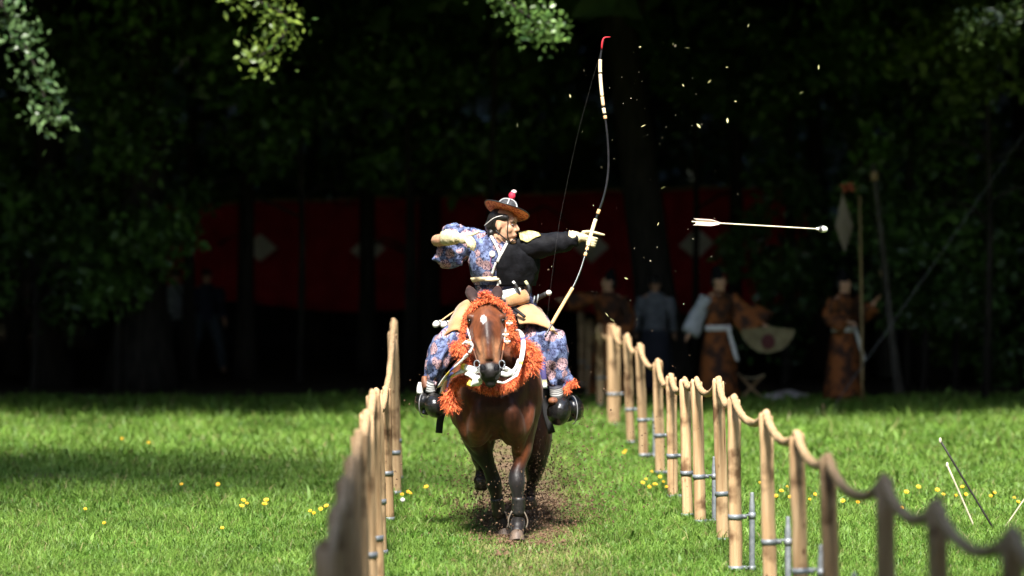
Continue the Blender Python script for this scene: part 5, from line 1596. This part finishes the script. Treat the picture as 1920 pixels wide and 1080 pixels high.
# round fan held low by the person with the white sleeve
fan = thing('folding_fan', W(1432, 640, 41.9), 'large pale open fan with a dark red disc held beside the person with white sleeve', 'fan')
fc = W(1440, 612, 41.9)
for i in range(9):
    a0 = math.pi + .12 + i * (math.pi - .24) / 9; a1 = math.pi + .12 + (i + 1) * (math.pi - .24) / 9
    mb = MB(); rad = .36
    V = [fc, fc + Vector((rad * math.cos(a0), .012 * (i % 2), rad * math.sin(a0) * .98)), fc + Vector((rad * math.cos(a1), .012 * ((i + 1) % 2), rad * math.sin(a1) * .98))]
    V += [p + Vector((0, .006, 0)) for p in V]
    mb.add(V, [(0, 1, 2), (5, 4, 3), (0, 3, 4, 1), (1, 4, 5, 2), (2, 5, 3, 0)]); mb.build('leaf_panel', mat('fan_paper', (.22, .18, .09), (.14, .11, .05), .8) if i == 0 else bpy.data.materials['fan_paper'], fan, smooth=False)
mb = MB(); mb.add(*ell(fc + Vector((0, -.012, -.2)), (.09, .004, .10))); mb.build('disc_emblem', mat('fan_red', (.09, .015, .015), None, .8), fan)

# target on its pole
tg = thing('target', W(1612, 700, 42.0), 'diamond wooden target board with flowers on a thin bamboo pole', 'target')
gp = W(1617, 600, 42.0); gp.z = 0
mb = MB(); mb.add(*tube([gp, gp + Vector((-.01, 0, 1.2)), gp + Vector((-.04, 0, 2.75))], [.018, .017, .014], 8, 3)); mb.build('pole', mat('bamboo', (.36, .25, .11), (.24, .16, .07), .5, 10), tg)
P4 = [W(1580, 360, 41.9), W(1566, 424, 41.95), W(1584, 474, 41.9), W(1600, 424, 41.75)]
mb = MB(); mb.add(P4 + [p + Vector((0, .012, 0)) for p in P4], [(0, 1, 2, 3), (7, 6, 5, 4), (0, 4, 5, 1), (1, 5, 6, 2), (2, 6, 7, 3), (3, 7, 4, 0)])
mb.build('board', mat('board_wood', (.24, .19, .14), (.15, .115, .08), .75, 6, stretch=(1, 1, .2)), tg, smooth=False)
mb = MB(); rr = random.Random(4)
for i in range(16):
    p = W(1592 + rr.uniform(-14, 14), 350 + rr.uniform(-9, 9), 41.9)
    mb.add(*ell(p, (.035, .03, .028), None, 8, 6), (.30, .06, .03) if i % 3 else (.05, .12, .03))
mb.build('flower_bunch', M['vc'], tg)
mb = MB(); mb.add(*tube([W(1592, 350, 41.95), W(1612, 352, 42)], .01, 6, 1)); mb.build('cross_bar', bpy.data.materials['bamboo'], tg)

# leaning poles
for (a, b_), lab, r0 in ((((1683, 746), (1637, 308)), 'tall weathered pole leaning left beside the target', .05), (((1692, 744), (1652, 500)), 'shorter weathered pole propped against the tall leaning one', .035)):
    p1 = G(*a); p0 = W(b_[0], b_[1], p1.y)
    t = thing('wooden_pole', p1, lab, 'pole', 'leaning poles at the wood edge')
    mb = MB(); mb.add(*tube([p1 - (p0 - p1).normalized() * .1, p1.lerp(p0, .5) + Vector((.01, 0, 0)), p0], [r0, r0 * .9, r0 * .8], 10, 4)); mb.build('shaft', M['barkpale'], t)
    mb = MB(); mb.add(*tube([p1.lerp(p0, .93), p1.lerp(p0, .95), p1.lerp(p0, .97)], r0 * 1.05, 10, 1)); mb.build('binding', M['rope'], t)
# guy rope
gr = thing('guy_rope', G(1550, 776), 'thin taut rope slanting from the ground up to the right edge', 'rope')
mb = MB(); a = G(1550, 776); b_ = W(2075, 25, a.y + 1.5); mb.add(*tube([a - Vector((0, 0, .03)), a.lerp(b_, .5) - Vector((0, 0, .04)), b_], .007, 6, 6)); mb.build('cord', mat('grey_cord', (.07, .07, .075), None, .8), gr)
mb = MB(); mb.add(*tube([a - Vector((0, 0, .1)), a + Vector((-.05, 0, .12))], .014, 8, 1)); mb.build('peg', M['wood'], gr)
forest_tree(b_.x + .35, b_.y, .22, 33, 'tree off the right edge that holds the taut rope', 'trees around the clearing')
# folding stool and pale stones at the wood edge
sg = G(1408, 752)
stl = thing('folding_stool', sg, 'small folding stool with crossed wooden legs on the grass edge', 'stool')
for k, (x0, x1) in enumerate(((-.17, .17), (.17, -.17))):
    for yy in (-.12, .12):
        mb = MB(); mb.add(*tube([sg + Vector((x0, yy + .02 * k, 0)), sg + Vector((x1, yy + .02 * k, .36))], .014, 6, 1)); mb.build('leg', M['wood'], stl)
mb = MB(); mb.add(*sheet(lambda u, v: sg + Vector((-.18 + .36 * u, -.16 + .32 * v, .36 - .05 * math.sin(math.pi * u))), 8, 3, .008)); mb.build('seat', M['cream'], stl)
rr = random.Random(8)
for i, (px, py, s, lab) in enumerate(((1452, 752, .16, 'pale stone leftmost in the row at the wood edge'), (1474, 748, .19, 'largest pale stone in the row at the wood edge'), (1496, 750, .15, 'third pale stone from the left at the wood edge'), (1510, 747, .10, 'smallest pale stone at the right end of the row'))):
    g = G(px, py)
    V, F = ell(g + Vector((0, 0, s * .28)), (s, s * .7, s * .4), None, 12, 8)
    V = [p + (p - g) * .35 * mnoise.noise(p * 9) for p in V]
    mb = MB(); mb.add(V, F); o = mb.build('stone', mat('pale_stone', (.42, .39, .36), (.28, .25, .23), .9, 9) if i == 0 else bpy.data.materials['pale_stone'])
    tag(o, lab, 'stone', 'pale stones at the wood edge')

# canes stuck in the turf beyond the right fence
for i, ((x0, y0), (x1, y1), lab, c, r0) in enumerate((((1868, 1000), (1763, 826), 'dark cane leaning left, stuck in the turf', (.02, .018, .016), .0075), ((1832, 1000), (1776, 872), 'pale thin cane beside the dark one', (.42, .38, .26), .0075), ((1880, 995), (1935, 915), 'pale cane leaning right at the right edge', (.46, .42, .28), .006))):
    g = G(x0, y0); tp = W(x1, y1, g.y)
    t = thing('garden_cane', g, lab, 'cane', 'canes stuck in the turf')
    mb = MB(); V, F = tube([g - (tp - g).normalized() * .06, g.lerp(tp, .5), tp], r0, 8, 2); mb.add(V, F, c); mb.build('shaft', M['vc'], t)
    mb = MB(); V, F = ell(tp, (r0 * 1.5, r0 * 1.5, r0 * 3), None, 8, 6); mb.add(V, F, (.5, .46, .36)); mb.build('tip', M['vc'], t)

# ---- dandelions
fl_petal = mat('dandelion_yellow', (.78, .50, .02), (.62, .33, .01), .6, 40)
def flower_mesh():
    mb = MB()
    for k in range(14):
        a = 2 * math.pi * k / 14
        for rad, z in ((.021, .0), (.013, .006)):
            d = Vector((math.cos(a + rad * 40), math.sin(a + rad * 40), 0)); s = Vector((-d.y, d.x, 0))
            mb.add([d * .002 + Vector((0, 0, z)), d * rad * .7 + s * .0045 + Vector((0, 0, z + .004)), d * rad + Vector((0, 0, z + .003)), d * rad * .7 - s * .0045 + Vector((0, 0, z + .004))], [(0, 1, 2, 3)])
    return mb.mesh('flower_head')
fm = flower_mesh(); fm.materials.append(fl_petal)
sm_ = MB(); sm_.add(*tube([(0, 0, -.14), (.004, 0, -.07), (0, 0, 0)], .0025, 5, 2)); smesh = sm_.mesh('stem'); smesh.materials.append(mat('stem_green', (.10, .17, .04), None, .6))
rr = random.Random(21)
fp = [(755, 945), (764, 940), (772, 943), (800, 930), (580, 978), (590, 982), (603, 974), (612, 968), (455, 957), (462, 963), (452, 968), (500, 956), (498, 964), (160, 974), (195, 1002), (415, 1012), (230, 834), (278, 842), (1168, 862), (1174, 858), (1221, 900), (1212, 915), (1216, 930), (1242, 920), (1236, 910), (1256, 915), (1227, 925), (1205, 922), (1250, 930), (1262, 905), (1425, 922), (1436, 935), (1465, 938), (1475, 930), (1456, 948), (1484, 950), (1518, 955), (1528, 945), (1580, 958), (1602, 945), (1610, 960), (1620, 950), (1630, 944), (1690, 972), (1700, 940), (1722, 930), (1757, 936), (1768, 945), (1791, 947), (1805, 930), (1812, 945), (1856, 948), (1864, 942), (1900, 952), (1910, 960), (340, 925), (410, 925)]
for i, (px, py) in enumerate(fp):
    g = G(px + rr.uniform(-2, 2), py + 12)
    t = thing('dandelion', g + Vector((0, 0, .13)), 'small yellow dandelion flower growing in the grass', 'flower', 'dandelions in the grass')
    t.rotation_euler = (rr.uniform(.4, .9), rr.uniform(-.3, .3), 0)
    for nm, me_ in (('flower_head', fm), ('stem', smesh)):
        o = bpy.data.objects.new(nm, me_); COL.objects.link(o); o.parent = t
        s = rr.uniform(.6, 1.1)
        o.scale = (s, s, 1)
sd_ = G(755, 966)
t = thing('dandelion_clock', sd_ + Vector((0, 0, .1)), 'white dandelion seed head by the left fence', 'flower')
mb = MB(); mb.add(*ell((0, 0, .02), (.02, .02, .02), None, 10, 8)); mb.build('seed_head', M['whitecloth'], t, local=True)
o = bpy.data.objects.new('stem', smesh); COL.objects.link(o); o.parent = t

# ---- earth thrown up by the hooves
def specks(n, sampler, size, seed, flat=False):
    r = np.random.default_rng(seed)
    oct_v = np.array([[1, 0, 0], [-1, 0, 0], [0, 1, 0], [0, -1, 0], [0, 0, 1], [0, 0, -1]], dtype=float)
    oct_f = np.array([[0, 2, 4], [2, 1, 4], [1, 3, 4], [3, 0, 4], [2, 0, 5], [1, 2, 5], [3, 1, 5], [0, 3, 5]])
    V, F = [], []
    for i in range(n):
        s = size * float(np.exp(np.clip(r.normal(0, .55), -1.5, 1.1)))
        q = Euler(r.uniform(0, 6.28, 3)).to_matrix()
        sc_v = oct_v * (r.uniform(.6, 1.3, (6, 1))) * s * (np.array([1, .55, .15]) if flat else np.array([1, .9, .7]))
        c = sampler(r)
        pv = sc_v @ np.array(q).T + c
        F += (oct_f + len(V)).tolist(); V += pv.tolist()
    mb = MB(); mb.v = [tuple(p) for p in V]; mb.f = [tuple(f) for f in F]
    return mb
def plume(r):
    a = r.random()
    px = 985 + r.normal(0, 72) if a < .7 else 1005 + r.normal(0, 120)
    h = abs(r.normal(0, 82)) + 4
    Y = r.uniform(23.75, 25.3) if r.random() < .93 else r.uniform(22.9, 23.5)
    g = 440 + CAM_H * FPX / Y
    return np.array(W(px, g - h * (1 if a < .8 else 1.6), Y))
tag(specks(13000, plume, .0037, 5).build('flying_earth', M['soil'], smooth=False), 'clods of dark earth thrown up behind the galloping hooves', 'earth', kind='stuff')
def churn(r):
    return np.array([TRX + r.normal(-.08, .22), r.uniform(22.7, 26.5) if r.random() < .88 else r.uniform(20.8, 23), r.uniform(.0, .035)])
tag(specks(2600, churn, .0095, 6).build('loose_earth', M['soil'], smooth=False), 'loose crumbs of dark earth lying on the track', 'earth', kind='stuff')
def air(r):
    px = r.normal(1215, 105); py = r.uniform(60, 620)
    return np.array(W(px, py, r.uniform(22.5, 27)))
tag(specks(80, air, .0032, 7, True).build('airborne_chaff', M['dirtleaf'], smooth=False), 'tiny pale flecks of chaff drifting in the air by the bow', 'chaff', kind='stuff')
# larger falling leaves
lm = MB(); lm.add(*sheet(lambda u, v: Vector((.03 * (u - .5) * 2, .011 * (v - .5) * 2 * math.sin(math.pi * min(.98, max(.02, u))), .004 * math.cos(3 * u))), 8, 4, .001))
leafmesh = lm.mesh('falling_leaf'); leafmesh.materials.append(mat('falling_leaf_pale', (.52, .52, .26), (.36, .30, .12), .7, 30))
for i, (px, py) in enumerate(((1289, 90), (1363, 126), (1281, 160), (1379, 190), (1364, 226), (1200, 88), (1262, 83), (1206, 236), (970, 235), (1243, 352), (1174, 522), (1138, 590), (1234, 420), (1069, 180), (1403, 48), (1535, 126), (1310, 236), (1330, 153), (1503, 174), (1148, 600))):
    o = bpy.data.objects.new('falling_leaf', leafmesh); COL.objects.link(o)
    o.location = W(px, py, rr.uniform(22.8, 24.6)); o.rotation_euler = (rr.uniform(0, 6), rr.uniform(0, 6), rr.uniform(0, 6)); s = rr.uniform(.3, .75); o.scale = (s, s, s)
    tag(o, 'pale dry leaf drifting in mid air before the dark wood', 'leaf', 'leaves drifting in the air')
